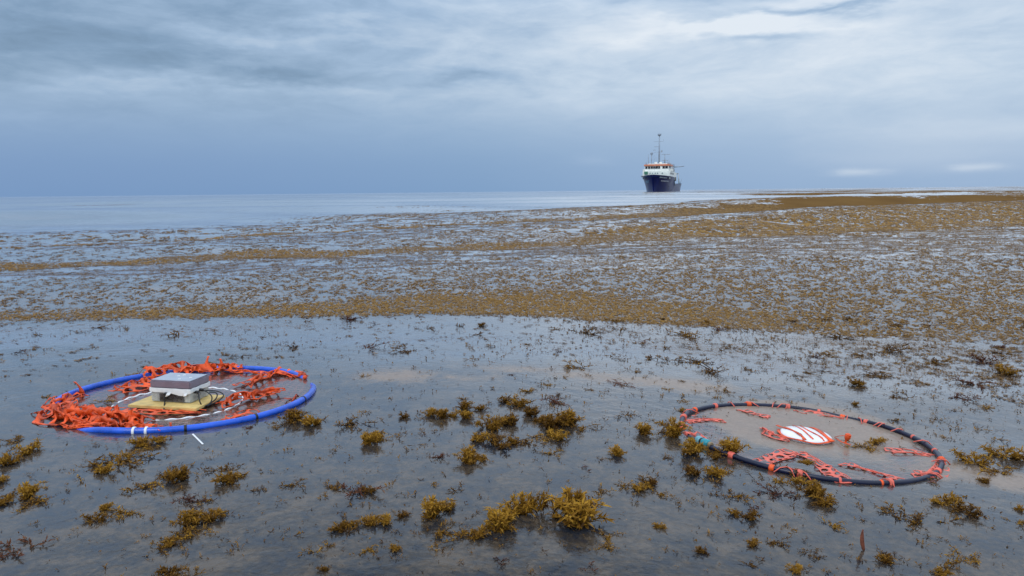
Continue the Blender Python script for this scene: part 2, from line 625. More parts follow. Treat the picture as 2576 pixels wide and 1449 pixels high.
# ------------------------------------------------------------------ the water sheet
RING_L = px2w(440, 1012)
def build_sea():
    fine = np.radians(np.linspace(-42, 42, 420))
    rest = np.radians(np.linspace(42, 318, 70))[1:-1]
    ang = np.concatenate([fine, rest])
    r = [0.25]
    while r[-1] < 12000:
        k = r[-1]
        step = 0.014 if k < 30 else (0.02 if k < 300 else 0.06)
        if 1.5 < k < 8:
            step = 0.0095
        r.append(k * (1 + step))
    r = np.array(r)
    na, nr = len(ang), len(r)
    RR, AA = np.meshgrid(r, ang, indexing='ij')
    X = (RR * np.sin(AA)).ravel()
    Y = (RR * np.cos(AA)).ravel()
    Z = hf(X, Y)
    V = np.c_[X, Y, Z]
    V = np.vstack([V, [[0, 0, Z[:na].mean()]]])
    i, j = np.meshgrid(np.arange(nr - 1), np.arange(na), indexing='ij')
    j2 = (j + 1) % na
    quads = np.stack([i * na + j, i * na + j2, (i + 1) * na + j2, (i + 1) * na + j], -1).reshape(-1, 4)
    c = len(V) - 1
    jj = np.arange(na)
    tris = np.stack([np.full(na, c), jj, (jj + 1) % na], -1)[:, ::-1]
    wd = np.append(weed(X, Y), 0)
    sc = np.append(scum_field(X, Y), 0)
    me = np_mesh('sea', V, [quads, tris], [M_WATER], True, attrs={'weed': wd, 'scum': sc})
    o = link('sea', me)
    o['kind'] = 'structure'
    # the dark depth under it
    bm = bmesh.new()
    bmesh.ops.create_circle(bm, cap_ends=True, radius=12500, segments=96)
    me = bpy.data.meshes.new('deep_water')
    bm.to_mesh(me)
    bm.free()
    mt, t, out = material('deep_water')
    d = t.add('ShaderNodeBsdfDiffuse')
    g = t.add('ShaderNodeNewGeometry')
    n, _ = t.noise(g.outputs['Position'], 1.5, 4)
    t.put(d.inputs[0], t.mix(n, (0.012, 0.018, 0.024, 1), (0.03, 0.032, 0.03, 1)))
    t.l.new(d.outputs[0], out.inputs[0])
    me.materials.append(mt)
    o = link('deep_water', me, loc=(0, 0, -2.5))
    o['kind'] = 'structure'


# scum patches: pixel centre, half widths in metres, turn
SCUM = []
for (px, py, sx, sy, a, wgt) in (
        (1000, 945, 0.22, 0.16, -0.1, 0.62), (1190, 950, 0.3, 0.09, -0.05, 0.42), (1330, 930, 0.35, 0.10, 0.0, 0.5),
        (1480, 945, 0.35, 0.14, -0.2, 0.55), (1600, 960, 0.25, 0.12, -0.3, 0.55), (1700, 965, 0.3, 0.16, -0.2, 0.7),
        (2480, 1200, 0.32, 0.14, -0.3, 0.65), (2400, 1180, 0.2, 0.1, -0.3, 0.4)):
    p = px2w(px, py)
    SCUM.append((p.x, p.y, sx * 1.15, sy * 1.15, a, wgt * 1.3))
SCUM_RING = px2w(2044, 1080)


def scum_field(x, y):
    s = 0
    for (cx, cy, sx, sy, a, wgt) in SCUM:
        s = np.maximum(s, wgt * gauss(x, y, cx, cy, sx, sy, a))
    d = np.hypot(x - SCUM_RING.x, y - SCUM_RING.y)
    inside = 1 - smooth(0.33, 0.47, d)
    inside = inside * (1 - 0.45 * smooth(0.10, 0.36, (x - SCUM_RING.x) * 0.35 - (y - SCUM_RING.y) - 0.02))
    return np.maximum(s, 0.95 * inside)


build_sea()


# ------------------------------------------------------------------ drifting seaweed, field of it beyond the first trough
def piece_template(rs, leaves, flat):
    """a sprig of radius 1 lying on the water: leaf blades as single bent diamonds"""
    V, F, T = [], [], []
    for k in range(leaves):
        a = rs.uniform(0, 2 * math.pi)
        ox, oy = rs.normal(0, 0.30), rs.normal(0, 0.22)
        L = rs.uniform(0.45, 1.0)
        wd = L * rs.uniform(0.17, 0.34)
        c, s = math.cos(a), math.sin(a)
        z0 = rs.uniform(0.0, 0.05) * flat
        z1 = z0 + rs.uniform(-0.02, 0.30) * flat * L
        b = len(V)
        V += [(ox, oy, z0), (ox + c * L * .45 - s * wd, oy + s * L * .45 + c * wd, z0 + (z1 - z0) * .7),
              (ox + c * L, oy + s * L, z1), (ox + c * L * .45 + s * wd, oy + s * L * .45 - c * wd, z0 + (z1 - z0) * .7 + 0.03 * flat)]
        F.append((b, b + 1, b + 2, b + 3))
        T += [rs.uniform(0.1, 0.95)] * 4
    return np.array(V), np.array(F), np.array(T)


def scatter(name, label, pts, sizes, templates, mat, lift, tint=0.0, clump_tint=None):
    rs = np.random.default_rng(len(pts) + 5)
    which = rs.integers(0, len(templates), len(pts))
    rot = rs.uniform(0, 2 * math.pi, len(pts))
    Vs, Fs, Ts = [], [], []
    off = 0
    z = hf(pts[:, 0], pts[:, 1])
    e = 0.05
    gx = (hf(pts[:, 0] + e, pts[:, 1]) - z) / e
    gy = (hf(pts[:, 0], pts[:, 1] + e) - z) / e
    for k, (tv, tf, tt) in enumerate(templates):
        idx = np.nonzero(which == k)[0]
        if not len(idx):
            continue
        c, s = np.cos(rot[idx])[:, None], np.sin(rot[idx])[:, None]
        sz = sizes[idx][:, None]
        lx = (tv[None, :, 0] * c - tv[None, :, 1] * s) * sz
        ly = (tv[None, :, 0] * s + tv[None, :, 1] * c) * sz
        lz = tv[None, :, 2] * sz + lift + gx[idx][:, None] * lx + gy[idx][:, None] * ly
        V = np.stack([pts[idx, 0][:, None] + lx, pts[idx, 1][:, None] + ly, z[idx][:, None] + lz], -1).reshape(-1, 3)
        F = (tf[None] + (np.arange(len(idx)) * len(tv))[:, None, None] + off).reshape(-1, 4)
        T = np.repeat(tt[None] * 0.65, len(idx), 0) + rs.uniform(-0.1, 0.35, len(idx))[:, None] + tint
        if clump_tint is not None:
            T = T + clump_tint[idx][:, None]
        Vs.append(V)
        Fs.append(F)
        Ts.append(T.ravel())
        off += len(V)
    me = np_mesh(name, np.vstack(Vs), np.vstack(Fs), [mat], False, attrs={'tint': np.concatenate(Ts)})
    o = link(name, me)
    return tag(o, label, 'seaweed', kind='stuff')


def wedge(n, r0, r1, half):
    rr = np.sqrt(rng.uniform(r0 * r0, r1 * r1, n))
    aa = rng.uniform(-half, half, n)
    return np.c_[rr * np.sin(aa), rr * np.cos(aa)]


def keep_by_weed(p, cell, seed):
    d = weed(p[:, 0], p[:, 1])
    n = 0.65 * vnoise(p[:, 0], p[:, 1], cell, seed) + 0.35 * vnoise(p[:, 0], p[:, 1], cell * 2.6, seed + 1)
    # even out the noise so that the kept share follows d
    q = np.clip((n - 0.5) * 1.9 + 0.5, 0, 1) * 0.62 + rng.random(len(p)) * 0.38
    q = np.clip((q - 0.5) * 1.35 + 0.5, 0, 0.999)
    return q < d, d


rs0 = np.random.default_rng(3)
templates_a = [piece_template(rs0, 5, 0.42) for _ in range(14)]
templates_b = [piece_template(rs0, 5, 0.20) for _ in range(14)]
templates_c = [piece_template(rs0, 5, 0.10) for _ in range(14)]
HALF = R(39)
pa, sa_, ca = [], [], []
for (r0, r1, size, cell, cover, seed) in ((4.0, 8.5, 0.0185, 0.036, 1.3, 1), (8.5, 14.0, 0.030, 0.070, 1.2, 2), (14.0, 32.0, 0.070, 0.16, 1.0, 3)):
    area = HALF * (r1 * r1 - r0 * r0)
    n = int(area * cover / (size * size * 1.1))
    p = wedge(n, r0, r1, HALF)
    k, d = keep_by_weed(p, cell, seed)
    p, d = p[k], d[k]
    # the drift lines are packed solid
    p2 = wedge(int(n * (0.9 if r0 < 14 else 1.7)), r0, r1, HALF)
    d2 = weed(p2[:, 0], p2[:, 1])
    k2 = rng.random(len(d2)) < 0.62 * smooth(0.66, 1.0, d2)
    p, d = np.vstack([p, p2[k2]]), np.concatenate([d, d2[k2]])
    pa.append(p)
    sa_.append(size * rng.uniform(0.55, 1.35, len(p)))
    ca.append((d - 0.55) * 0.45)
print('weed field pieces', [len(p) for p in pa])
t1_at = lambda p: troughs(p[:, 0])[0]
near = np.vstack([pa[0]])
scatter('seaweed_raft', 'dense golden brown raft of drifting seaweed rising on the wave beyond the hoops', pa[0], sa_[0], templates_a, M_WEED_FIELD, 0.002, clump_tint=ca[0])
scatter('seaweed_raft', 'speckled brown seaweed spread over the second wave', pa[1], sa_[1], templates_b, M_WEED_FIELD, 0.003, clump_tint=ca[1])
scatter('seaweed_raft', 'brown seaweed bands on the waves towards the ship', pa[2], sa_[2], templates_c, M_WEED_FIELD, 0.004, clump_tint=ca[2])

# ------------------------------------------------------------------ mesh builder for made things
class MB:
    def __init__(self):
        self.v = []
        self.f = []

    def box(self, c, s, rz=0.0, taper=1.0):
        b = len(self.v)
        cs, sn = math.cos(rz), math.sin(rz)
        for z in (-.5, .5):
            k = taper if z > 0 else 1.0
            for x, y in ((-.5, -.5), (.5, -.5), (.5, .5), (-.5, .5)):
                X, Y = x * s[0] * k, y * s[1] * k
                self.v.append((c[0] + X * cs - Y * sn, c[1] + X * sn + Y * cs, c[2] + z * s[2]))
        for q in ((3, 2, 1, 0), (4, 5, 6, 7), (0, 1, 5, 4), (1, 2, 6, 5), (2, 3, 7, 6), (3, 0, 4, 7)):
            self.f.append(tuple(b + i for i in q))
        return self

    def tube(self, pts, rad, seg=8, caps=True, closed=False):
        pts = [Vector(p) for p in pts]
        n = len(pts)
        rads = rad if isinstance(rad, (list, tuple)) else [rad] * n
        b = len(self.v)
        up = Vector((0, 0, 1))
        for i, p in enumerate(pts):
            if closed:
                d = pts[(i + 1) % n] - pts[i - 1]
            else:
                d = pts[min(i + 1, n - 1)] - pts[max(i - 1, 0)]
            d.normalize()
            a = d.cross(up)
            if a.length < 0.05:
                a = d.cross(Vector((0, 1, 0)))
            a.normalize()
            c = a.cross(d)
            for k in range(seg):
                t = 2 * math.pi * k / seg
                self.v.append(tuple(p + (a * math.cos(t) + c * math.sin(t)) * rads[i]))
        for i in range(n if closed else n - 1):
            for k in range(seg):
                i2 = (i + 1) % n
                k2 = (k + 1) % seg
                self.f.append((b + i * seg + k, b + i * seg + k2, b + i2 * seg + k2, b + i2 * seg + k))
        if caps and not closed:
            self.f.append(tuple(b + k for k in range(seg))[::-1])
            self.f.append(tuple(b + (n - 1) * seg + k for k in range(seg)))
        return self

    def lathe(self, prof_, c=(0, 0, 0), seg=16):
        b = len(self.v)
        n = len(prof_)
        for r, z in prof_:
            for k in range(seg):
                t = 2 * math.pi * k / seg
                self.v.append((c[0] + r * math.cos(t), c[1] + r * math.sin(t), c[2] + z))
        for i in range(n - 1):
            for k in range(seg):
                k2 = (k + 1) % seg
                self.f.append((b + i * seg + k, b + i * seg + k2, b + (i + 1) * seg + k2, b + (i + 1) * seg + k))
        self.f.append(tuple(b + k for k in range(seg))[::-1])
        self.f.append(tuple(b + (n - 1) * seg + k for k in range(seg)))
        return self

    def grid(self, P):
        """P[i][j] points"""
        b = len(self.v)
        n, m_ = len(P), len(P[0])
        for row in P:
            self.v += [tuple(p) for p in row]
        for i in range(n - 1):
            for j in range(m_ - 1):
                self.f.append((b + i * m_ + j, b + i * m_ + j + 1, b + (i + 1) * m_ + j + 1, b + (i + 1) * m_ + j))
        return self

    def build(self, name, mat, parent=None, smooth_shade=False, bevel=0.0, loc=None, rot=None, solid=0.0):
        me = bpy.data.meshes.new(name)
        me.from_pydata(self.v, [], self.f)
        bm = bmesh.new()
        bm.from_mesh(me)
        bmesh.ops.remove_doubles(bm, verts=bm.verts, dist=1e-5)
        bmesh.ops.recalc_face_normals(bm, faces=bm.faces)
        if bevel:
            bmesh.ops.bevel(bm, geom=bm.edges[:], offset=bevel, segments=2, affect='EDGES', clamp_overlap=True)
        bm.to_mesh(me)
        bm.free()
        me.materials.append(mat)
        if smooth_shade:
            me.polygons.foreach_set('use_smooth', [True] * len(me.polygons))
        o = link(name, me, parent, loc, rot)
        if solid:
            md = o.modifiers.new('thickness', 'SOLIDIFY')
            md.thickness = solid
            md.offset = 0
        return o


# ------------------------------------------------------------------ the ship
M_HULL = paint('hull_blue', (0.003, 0.011, 0.095), 0.32, 0.5, 0.25, 0.35)
M_BOOT = paint('hull_waterline', (0.02, 0.02, 0.035), 0.5, 0.4, 0.3, 0.5)
M_SHIPWHITE = paint('ship_white', (0.78, 0.79, 0.74), 0.5, 0.4, 0.08, 0.5, wear=(0.55, 0.50, 0.43))
M_ORANGE = paint('ship_orange', (0.62, 0.22, 0.12), 0.5, 0.4, 0.1, 0.5)
M_MAST = paint('mast_grey', (0.30, 0.36, 0.43), 0.5, 0.4, 0.1, 1.0)
M_SHIPGLASS = paint('ship_glass', (0.012, 0.012, 0.016), 0.12, 0.5, 0.2, 1.0)
M_SHIPDARK = paint('ship_dark', (0.03, 0.03, 0.035), 0.6, 0.4, 0.2, 1.0)
M_SHIPGREY = paint('ship_grey', (0.30, 0.33, 0.36), 0.6, 0.4, 0.15, 0.8)
M_SHIPGREEN = paint('ship_green', (0.06, 0.20, 0.13), 0.5, 0.4, 0.15, 0.8)
M_MARK = paint('hull_lettering', (0.62, 0.66, 0.72), 0.5, 0.4, 0.05, 1.0)
M_MARK2 = paint('hull_pale_patch', (0.10, 0.19, 0.30), 0.5, 0.4, 0.2, 0.8)


def lerp_tab(x, tab):
    return float(np.interp(x, [a for a, _ in tab], [b for _, b in tab]))


LSHIP = 64.0
DECK = [(0, 0.25), (0.015, 1.3), (0.04, 2.7), (0.09, 4.4), (0.16, 5.7), (0.25, 6.3), (0.4, 6.4), (0.9, 6.3), (1.0, 5.9)]
WLN = [(0, 0.12), (0.04, 0.7), (0.09, 1.7), (0.16, 3.1), (0.25, 4.5), (0.4, 5.5), (0.9, 5.7), (1.0, 4.6)]
TOP = [(0, 7.5), (0.1, 7.1), (0.3, 6.7), (0.40, 6.6), (0.43, 3.9), (0.7, 3.5), (1.0, 4.1)]


def hull_pt(s, side, v):
    top = lerp_tab(s, TOP)
    z = -0.8 + v * (top + 0.8)
    vv = max(0.0, z) / top
    half = lerp_tab(s, WLN) + (lerp_tab(s, DECK) - lerp_tab(s, WLN)) * vv ** 1.35
    y = s * LSHIP + (1 - vv) * 3.6 * (1 - s) ** 8 + (0 if s < 0.97 else -(1 - vv) * 1.8)
    return Vector((side * half, y, z))


def build_ship():
    dist = 352.0
    d = ray(1641, 479)
    d.z = 0
    d.normalize()
    ship = empty('research_ship', d * dist + Vector((0, 0, -0.15)))
    ship.rotation_euler = (0, 0, -(math.atan2(d.x, d.y) + R(8.0)))
    ship.scale = (1.09, 1.0, 1.05)
    tag(ship, 'blue hulled white topped research ship with a tall mast at the horizon', 'ship')
    S = sorted(set([0, 0.008, 0.02, 0.04, 0.065, 0.09, 0.12, 0.16, 0.2, 0.25, 0.3, 0.35, 0.4, 0.405, 0.43, 0.435, 0.5, 0.6, 0.7, 0.8, 0.9, 0.95, 0.975, 1.0]))
    vs = np.linspace(0, 1, 9)
    h = MB()
    rows = []
    for s in S:
        rows.append([hull_pt(s, -1, v) for v in vs[::-1]] + [hull_pt(s, 1, v) for v in vs])
    h.grid(rows)
    n = len(rows[0])
    h.f.append(tuple(range(n)))
    h.f.append(tuple((len(S) - 1) * n + k for k in range(n))[::-1])
    hull = h.build('hull', M_HULL, ship, True)
    # decks (just inside the bulwark)
    dk = MB()
    rows = []
    for s in S:
        p = hull_pt(s, 1, 1)
        rows.append([(-p.x * .98, p.y, p.z - 0.9), (p.x * .98, p.y, p.z - 0.9)])
    dk.grid(rows).build('deck', M_SHIPGREEN, ship)
    # pale rail along the bulwark top
    rl = MB()
    for side in (-1, 1):
        rl.tube([hull_pt(s, side, 1) + Vector((0, 0, 0.06)) for s in S[:13]], 0.09, 6)
    rl.build('bulwark_rail', M_SHIPGREY, hull)
    # lettering and a paler patch on the bow
    def mark(s0, s1, v0, v1, side, mat, name, skew=0.0):
        P = []
        for v in np.linspace(v0, v1, 4):
            k = (v - v0) / (v1 - v0)
            P.append([hull_pt(s, side, v) + Vector((side * 0.06, -0.06, 0)) for s in np.linspace(s0 + skew * (1 - k), s1 - skew * (1 - k) * 0.5, 8)])
        MB().grid(P).build(name, mat, hull)
    x = 0.045
    for k in range(7):
        mark(x, x + 0.009, 0.86, 0.92, 1, M_MARK, 'letter')
        x += 0.014
    x = 0.075
    for k in range(8):
        mark(x, x + 0.010, 0.69, 0.75, 1, M_MARK, 'letter')
        x += 0.0165
    x = 0.20
    for k in range(5):
        mark(x, x + 0.012, 0.80, 0.86, -1, M_MARK, 'letter')
        x += 0.018
    mark(0.03, 0.15, 0.60, 0.74, -1, M_MARK2, 'bow_patch', 0.03)  # paler trapezoid laid just off the hull surface
    # deckhouse
    sup = MB().box((0, 22.5, 7.6), (11.6, 21, 3.4)).build('deckhouse', M_SHIPWHITE, ship, bevel=0.12)
    MB().box((0, 20.0, 10.35), (10.2, 13, 2.5)).build('bridge', M_SHIPWHITE, ship, bevel=0.1)
    MB().box((0, 20.2, 11.95), (10.9, 14, 0.75)).build('bridge_roof', M_ORANGE, ship, bevel=0.1)
    MB().box((0, 20.6, 12.55), (8.2, 9, 0.42)).build('monkey_deck', M_SHIPWHITE, ship, bevel=0.08)
    # bridge wings
    for sx in (-1, 1):
        MB().box((sx * 5.75, 18.5, 9.75), (1.3, 4, 1.1)).build('bridge_wing', M_SHIPWHITE, ship, bevel=0.06)
    for xx, ww in ((-4.4, .9), (-3.25, .9), (-2.1, .95), (-1.0, .95), (0.05, .95), (1.05, .8), (2.95, 1.0), (4.2, 1.1)):
        wd = MB().box((xx, 13.46, 10.95), (ww, 0.1, 0.98)).build('window', M_SHIPGLASS, ship)
        MB().box((xx, 13.44, 10.40), (ww + 0.12, 0.14, 0.1)).build('sill', M_SHIPGREY, wd)
    for k in range(4):
        MB().box((5.14, 14.8 + k * 1.9, 10.95), (0.1, 1.3, 0.95)).build('window', M_SHIPGLASS, ship)
    for xx in (-2.6, -1.6, -0.4, 0.6, 2.6):
        MB().box((xx, 11.96, 8.35), (0.5, 0.1, 0.6)).build('window', M_SHIPGREY, ship)
    MB().box((-4.3, 11.7, 8.6), (1.5, 0.7, 1.2)).build('deck_locker', M_SHIPGREEN, ship, bevel=0.05)
    MB().box((1.3, 11.6, 7.2), (1.8, 0.8, 0.8)).build('windlass', M_SHIPGREY, ship, bevel=0.1)
    for k in range(5):
        MB().box((5.84, 13.6 + k * 3.2, 8.2), (0.1, 0.8, 0.8)).build('window', M_SHIPDARK, ship)
    # port side gear
    MB().box((5.0, 28.5, 9.9), (2.0, 3.4, 1.6)).build('lifeboat', M_SHIPGREY, ship, bevel=0.4)
    MB().box((4.4, 35, 7.0), (3.2, 5, 3.8)).build('winch_house', M_SHIPWHITE, ship, bevel=0.1)
    MB().box((6.05, 33.6, 6.0), (0.2, 2.2, 1.8)).build('hatch', M_SHIPDARK, ship)
    MB().box((-3.8, 35, 6.6), (3.4, 5, 3.4)).build('winch_house', M_SHIPWHITE, ship, bevel=0.1)
    MB().lathe([(1.0, 0), (1.0, 3.6), (0.85, 4.2)], (3.4, 31, 9.2), 14).build('funnel', M_SHIPGREY, ship, True)
    cr_ = MB().tube([(4.6, 36, 8.6), (4.6, 36, 12.2)], [0.55, 0.45], 10).build('crane_post', M_SHIPGREY, ship, True)
    MB().tube([(4.6, 36, 11.6), (9.6, 34.5, 11.9)], [0.34, 0.2], 8).build('crane_arm', M_MAST, ship, True)
    MB().box((4.6, 36, 12.5), (1.0, 1.2, 0.9)).build('crane_cab', M_MAST, ship, bevel=0.06)
    fr = MB()
    fr.tube([(-5, 60, 3.6), (-4.4, 61.5, 9.0)], 0.3, 8)
    fr.tube([(5, 60, 3.6), (4.4, 61.5, 9.0)], 0.3, 8)
    fr.tube([(-4.5, 61.5, 9.0), (4.5, 61.5, 9.0)], 0.3, 8)
    fr.build('stern_gantry', M_SHIPGREY, ship, True)
    MB().tube([(6.0, 55, 4), (6.7, 55, 6.3)], 0.12, 6).build('davit', M_MAST, ship, True)
    # masts, radars and aerials
    ms = MB().tube([(0.2, 20, 12.6), (0.2, 20, 25.2)], [0.42, 0.26], 10).build('mast', M_MAST, ship, True)
    for (x0, x1, z, r) in ((-2.2, 2.0, 22.6, 0.07), (-2.0, 0.2, 20.4, 0.13), (-2.1, 1.2, 17.9, 0.08)):
        MB().tube([(x0, 20, z), (x1, 20, z)], r, 6).build('crosstree', M_MAST, ms)
    MB().tube([(2.0, 20, 22.5), (2.0, 20, 23.6)], 0.05, 5).build('aerial', M_MAST, ms)
    MB().box((1.25, 20, 18.3), (0.5, 0.5, 0.9)).build('lamp', M_SHIPGREY, ms)
    MB().box((-1.9, 20, 18.9), (0.9, 0.3, 0.25)).build('lamp', M_SHIPGREY, ms)
    MB().lathe([(0.30, 0), (0.75, 0.25), (0.8, 0.9), (0.5, 1.15)], (0.2, 20, 25.1), 12).build('crow_nest', M_MAST, ms, True)
    rd = MB().tube([(2.6, 20, 12.7), (2.6, 20, 16.6)], [0.3, 0.2], 8).build('radar_post', M_MAST, ship, True)
    MB().box((3.1, 20, 16.85), (3.6, 0.3, 0.28), 0.2).build('radar_scanner', M_MAST, rd)
    MB().box((2.8, 20, 14.2), (2.6, 0.9, 0.25)).build('radar_platform', M_SHIPGREY, rd)
    sp = MB().tube([(-3.0, 19.5, 12.7), (-3.0, 19.5, 17.0)], 0.2, 8).build('satellite_post', M_MAST, ship, True)
    MB().lathe([(0.2, 0), (0.6, 0.3), (0.65, 0.8), (0.35, 1.2)], (-3.0, 19.5, 16.8), 12).build('radome', M_MAST, sp, True)
    for (xx, z0, z1, r) in ((-4.1, 12.7, 17.1, 0.13), (-1.8, 12.7, 16.6, 0.07), (-1.0, 12.7, 15.6, 0.1), (4.7, 12.3, 15.6, 0.06), (-5.2, 12.3, 13.6, 0.24), (3.3, 12.3, 13.5, 0.16), (4.15, 12.3, 13.6, 0.3)):
        MB().tube([(xx, 18.5, z0), (xx - (0.3 if xx == -4.1 else 0), 18.5, z1)], r, 6).build('aerial', M_MAST, ship, True)
    for xx in (-1.0, 1.1):
        MB().box((xx, 18.5, 13.1), (1.1, 0.9, 0.8)).build('roof_box', M_SHIPWHITE, ship, bevel=0.06)
    MB().lathe([(0.25, 0), (0.4, 0.3), (0.4, 0.7), (0.2, 0.9)], (-5.6, 8.5, 6.7), 10).build('deck_lamp', M_MAST, ship, True)
    # foremast stays
    MB().tube([(0.2, 19.6, 24.6), (0.05, 3.0, 7.6)], 0.03, 4).build('forestay', M_MAST, ship)


build_ship()

# ------------------------------------------------------------------ the two drifter hoops
M_BLUE = paint('blue_hose', (0.008, 0.085, 0.55), 0.28, 0.5, 0.22, 14.0, coat=0.2)
M_NAVY = paint('navy_hose', (0.004, 0.006, 0.026), 0.30, 0.4, 0.3, 14.0, coat=0.1)
M_NET = paint('orange_net', (0.74, 0.085, 0.014), 0.45, 0.4, 0.45, 17.0)
M_NETPALE = paint('pale_red_net', (0.72, 0.14, 0.095), 0.5, 0.4, 0.2, 30.0)
M_NETWET = paint('wet_red_net', (0.86, 0.27, 0.20), 0.5, 0.4, 0.15, 30.0)
M_PLY = paint('plywood', (0.62, 0.44, 0.16), 0.6, 0.35, 0.18, 26.0, bump=0.4)
M_TAPE = paint('white_tape', (0.74, 0.77, 0.76), 0.5, 0.4, 0.06, 40.0, bump=0.6)
M_BLACK = paint('black_rubber', (0.010, 0.010, 0.012), 0.4, 0.45, 0.3, 30.0)
M_ELEC = paint('dark_electronics', (0.02, 0.012, 0.014), 0.4, 0.5, 0.5, 40.0)
M_LIDSKY = paint('lid_sky_tone', (0.42, 0.44, 0.50), 0.16, 0.5, 0.06, 30.0, coat=0.5)  # lighter than the lid sides: sky reflection painted into the grey
M_GREYLID = paint('grey_lid', (0.20, 0.17, 0.20), 0.12, 0.5, 0.08, 30.0, coat=0.3)
M_WHITE = paint('white_plastic', (0.80, 0.80, 0.82), 0.4, 0.5, 0.05, 20.0)
M_TEAL = paint('teal_plastic', (0.016, 0.26, 0.32), 0.35, 0.5, 0.15, 40.0)
M_TEALPALE = paint('pale_teal_plastic', (0.14, 0.36, 0.42), 0.35, 0.5, 0.15, 40.0)
M_BRASS = paint('stained_fitting', (0.22, 0.16, 0.09), 0.5, 0.5, 0.3, 40.0)


def clear_plastic():
    mt, t, out = material('clear_plastic')
    p = t.add('ShaderNodeBsdfPrincipled')
    p.inputs['Base Color'].default_value = (0.82, 0.84, 0.82, 1)
    p.inputs['Roughness'].default_value = 0.12
    tr = t.add('ShaderNodeBsdfTransparent')
    tr.inputs[0].default_value = (0.88, 0.90, 0.89, 1)
    tcn = t.add('ShaderNodeTexCoord')
    n, _ = t.noise(tcn.outputs['Object'], 45, 4)
    mx = t.add('ShaderNodeMixShader')
    t.put(mx.inputs[0], t.mapr(n, 0.3, 0.7, 0.26, 0.38))
    t.l.new(tr.outputs[0], mx.inputs[1])
    t.l.new(p.outputs[0], mx.inputs[2])
    t.l.new(mx.outputs[0], out.inputs[0])
    return mt


M_CLEAR = clear_plastic()
M_FROST = paint('frosted_plastic', (0.36, 0.375, 0.355), 0.35, 0.5, 0.2, 60.0)


def n2(x, y, sc, seed):
    return float(vnoise(np.array([x]), np.array([y]), sc, seed)[0])


def net_cells(us, vs, fn, hole=0.70, keep=None, step=None):
    """plastic barrier net: bricked oval holes, mapped by fn(u, v) -> 3d"""
    mb = MB()
    outer = [(-1, -1), (0, -1), (1, -1), (1, 0), (1, 1), (0, 1), (-1, 1), (-1, 0)]
    du, dv = step or (us[1] - us[0], vs[1] - vs[0])
    for j, v in enumerate(vs):
        for u in us:
            uu = u + (du / 2 if j % 2 else 0)
            if keep and not keep(uu, v):
                continue
            b = len(mb.v)
            for (a, c) in outer:
                mb.v.append(tuple(fn(uu + a * du / 2, v + c * dv / 2)))
            for (a, c) in outer:
                k = hole / math.hypot(a, c)
                mb.v.append(tuple(fn(uu + a * k * du / 2, v + c * k * dv / 2)))
            for k in range(8):
                k2 = (k + 1) % 8
                mb.f.append((b + k, b + k2, b + 8 + k2, b + 8 + k))
    return mb


def fold(path, width, amp, waves, seed, pitch=0.044, lift=0.005, stretch=1.6, ends=0.25):
    """crumpled strip of net bunched along a path; returns builder"""
    P = [Vector((x, y, 0)) for x, y in path]
    seg = [0]
    for a, b in zip(P, P[1:]):
        seg.append(seg[-1] + (b - a).length)
    L = seg[-1]

    def at(s):
        s = min(max(s, 0), L)
        for i in range(len(P) - 1):
            if s <= seg[i + 1] + 1e-9:
                k = (s - seg[i]) / (seg[i + 1] - seg[i])
                d = (P[i + 1] - P[i]).normalized()
                return P[i].lerp(P[i + 1], k), d
        return P[-1], d

    W = width * stretch  # true width of the sheet, bunched into width
    def fn(u, v):
        p, d = at(u)
        nrm = Vector((-d.y, d.x, 0))
        t = v / (W / 2)
        e = min(1.0, min(u, L - u) / (ends * L) + 0.25)
        ph = 6.28 * (waves * t * 0.45 + 1.1 * n2(u, v, 0.09, seed))
        z = lift + amp * e * (0.5 + 0.5 * math.sin(ph)) * (1 - 0.75 * t * t) + amp * 0.7 * (n2(u + 3, v, 0.04, seed + 1) - 0.5)
        off = t * width / 2 * (0.75 + 0.5 * n2(u, v, 0.07, seed + 2)) + 0.012 * math.cos(ph)
        al = 0.030 * (n2(u, v + 9, 0.05, seed + 3) - 0.5)
        return p + nrm * off + d * al + Vector((0, 0, max(z, -0.02)))

    us = list(np.arange(pitch * .5, L, pitch))
    nv = max(2, int(W / (pitch * 0.8)))
    vs = list((np.arange(nv) - (nv - 1) / 2) * pitch * 0.8)
    return net_cells(us, vs, fn, 0.79, None, (pitch, pitch * 0.8))


def flap(p, h, lean, wd, seed):
    """single torn strand of net standing up"""
    mb = MB()
    rows = []
    for k in range(6):
        t = k / 5
        w_ = wd * (1.25 - 1.0 * t + (0.35 if k == 5 else 0))
        c = Vector(p) + Vector((lean[0] * t * t, lean[1] * t * t, h * t))
        rows.append([c + Vector((-w_, 0.004 * math.sin(3 * t), 0)), c + Vector((w_, -0.004, 0.2 * w_))])
    return mb.grid(rows)


def ring_pts(r, n, zf, a0=0.0, a1=2 * math.pi, wob=0.0):
    out = []
    for k in range(n):
        a = a0 + (a1 - a0) * k / n
        rr = r * (1 + wob * math.sin(2 * a + 0.6) + wob * 0.6 * math.sin(3 * a))
        out.append((rr * math.cos(a), rr * math.sin(a), zf(a)))
    return out


def place(o, cx, cy):
    """rest a floating thing on the local slope of the water"""
    e = 0.35
    z = np.mean([hfs(cx + a, cy + b) for a in (-e, 0, e) for b in (-e, 0, e)])
    gx = (hfs(cx + e, cy) - hfs(cx - e, cy)) / (2 * e)
    gy = (hfs(cx, cy + e) - hfs(cx, cy - e)) / (2 * e)
    o.location = (cx, cy, z)
    o.rotation_euler = (math.atan(gy), -math.atan(gx), 0)


def adiff(a, b):
    return abs((a - b + math.pi) % (2 * math.pi) - math.pi)


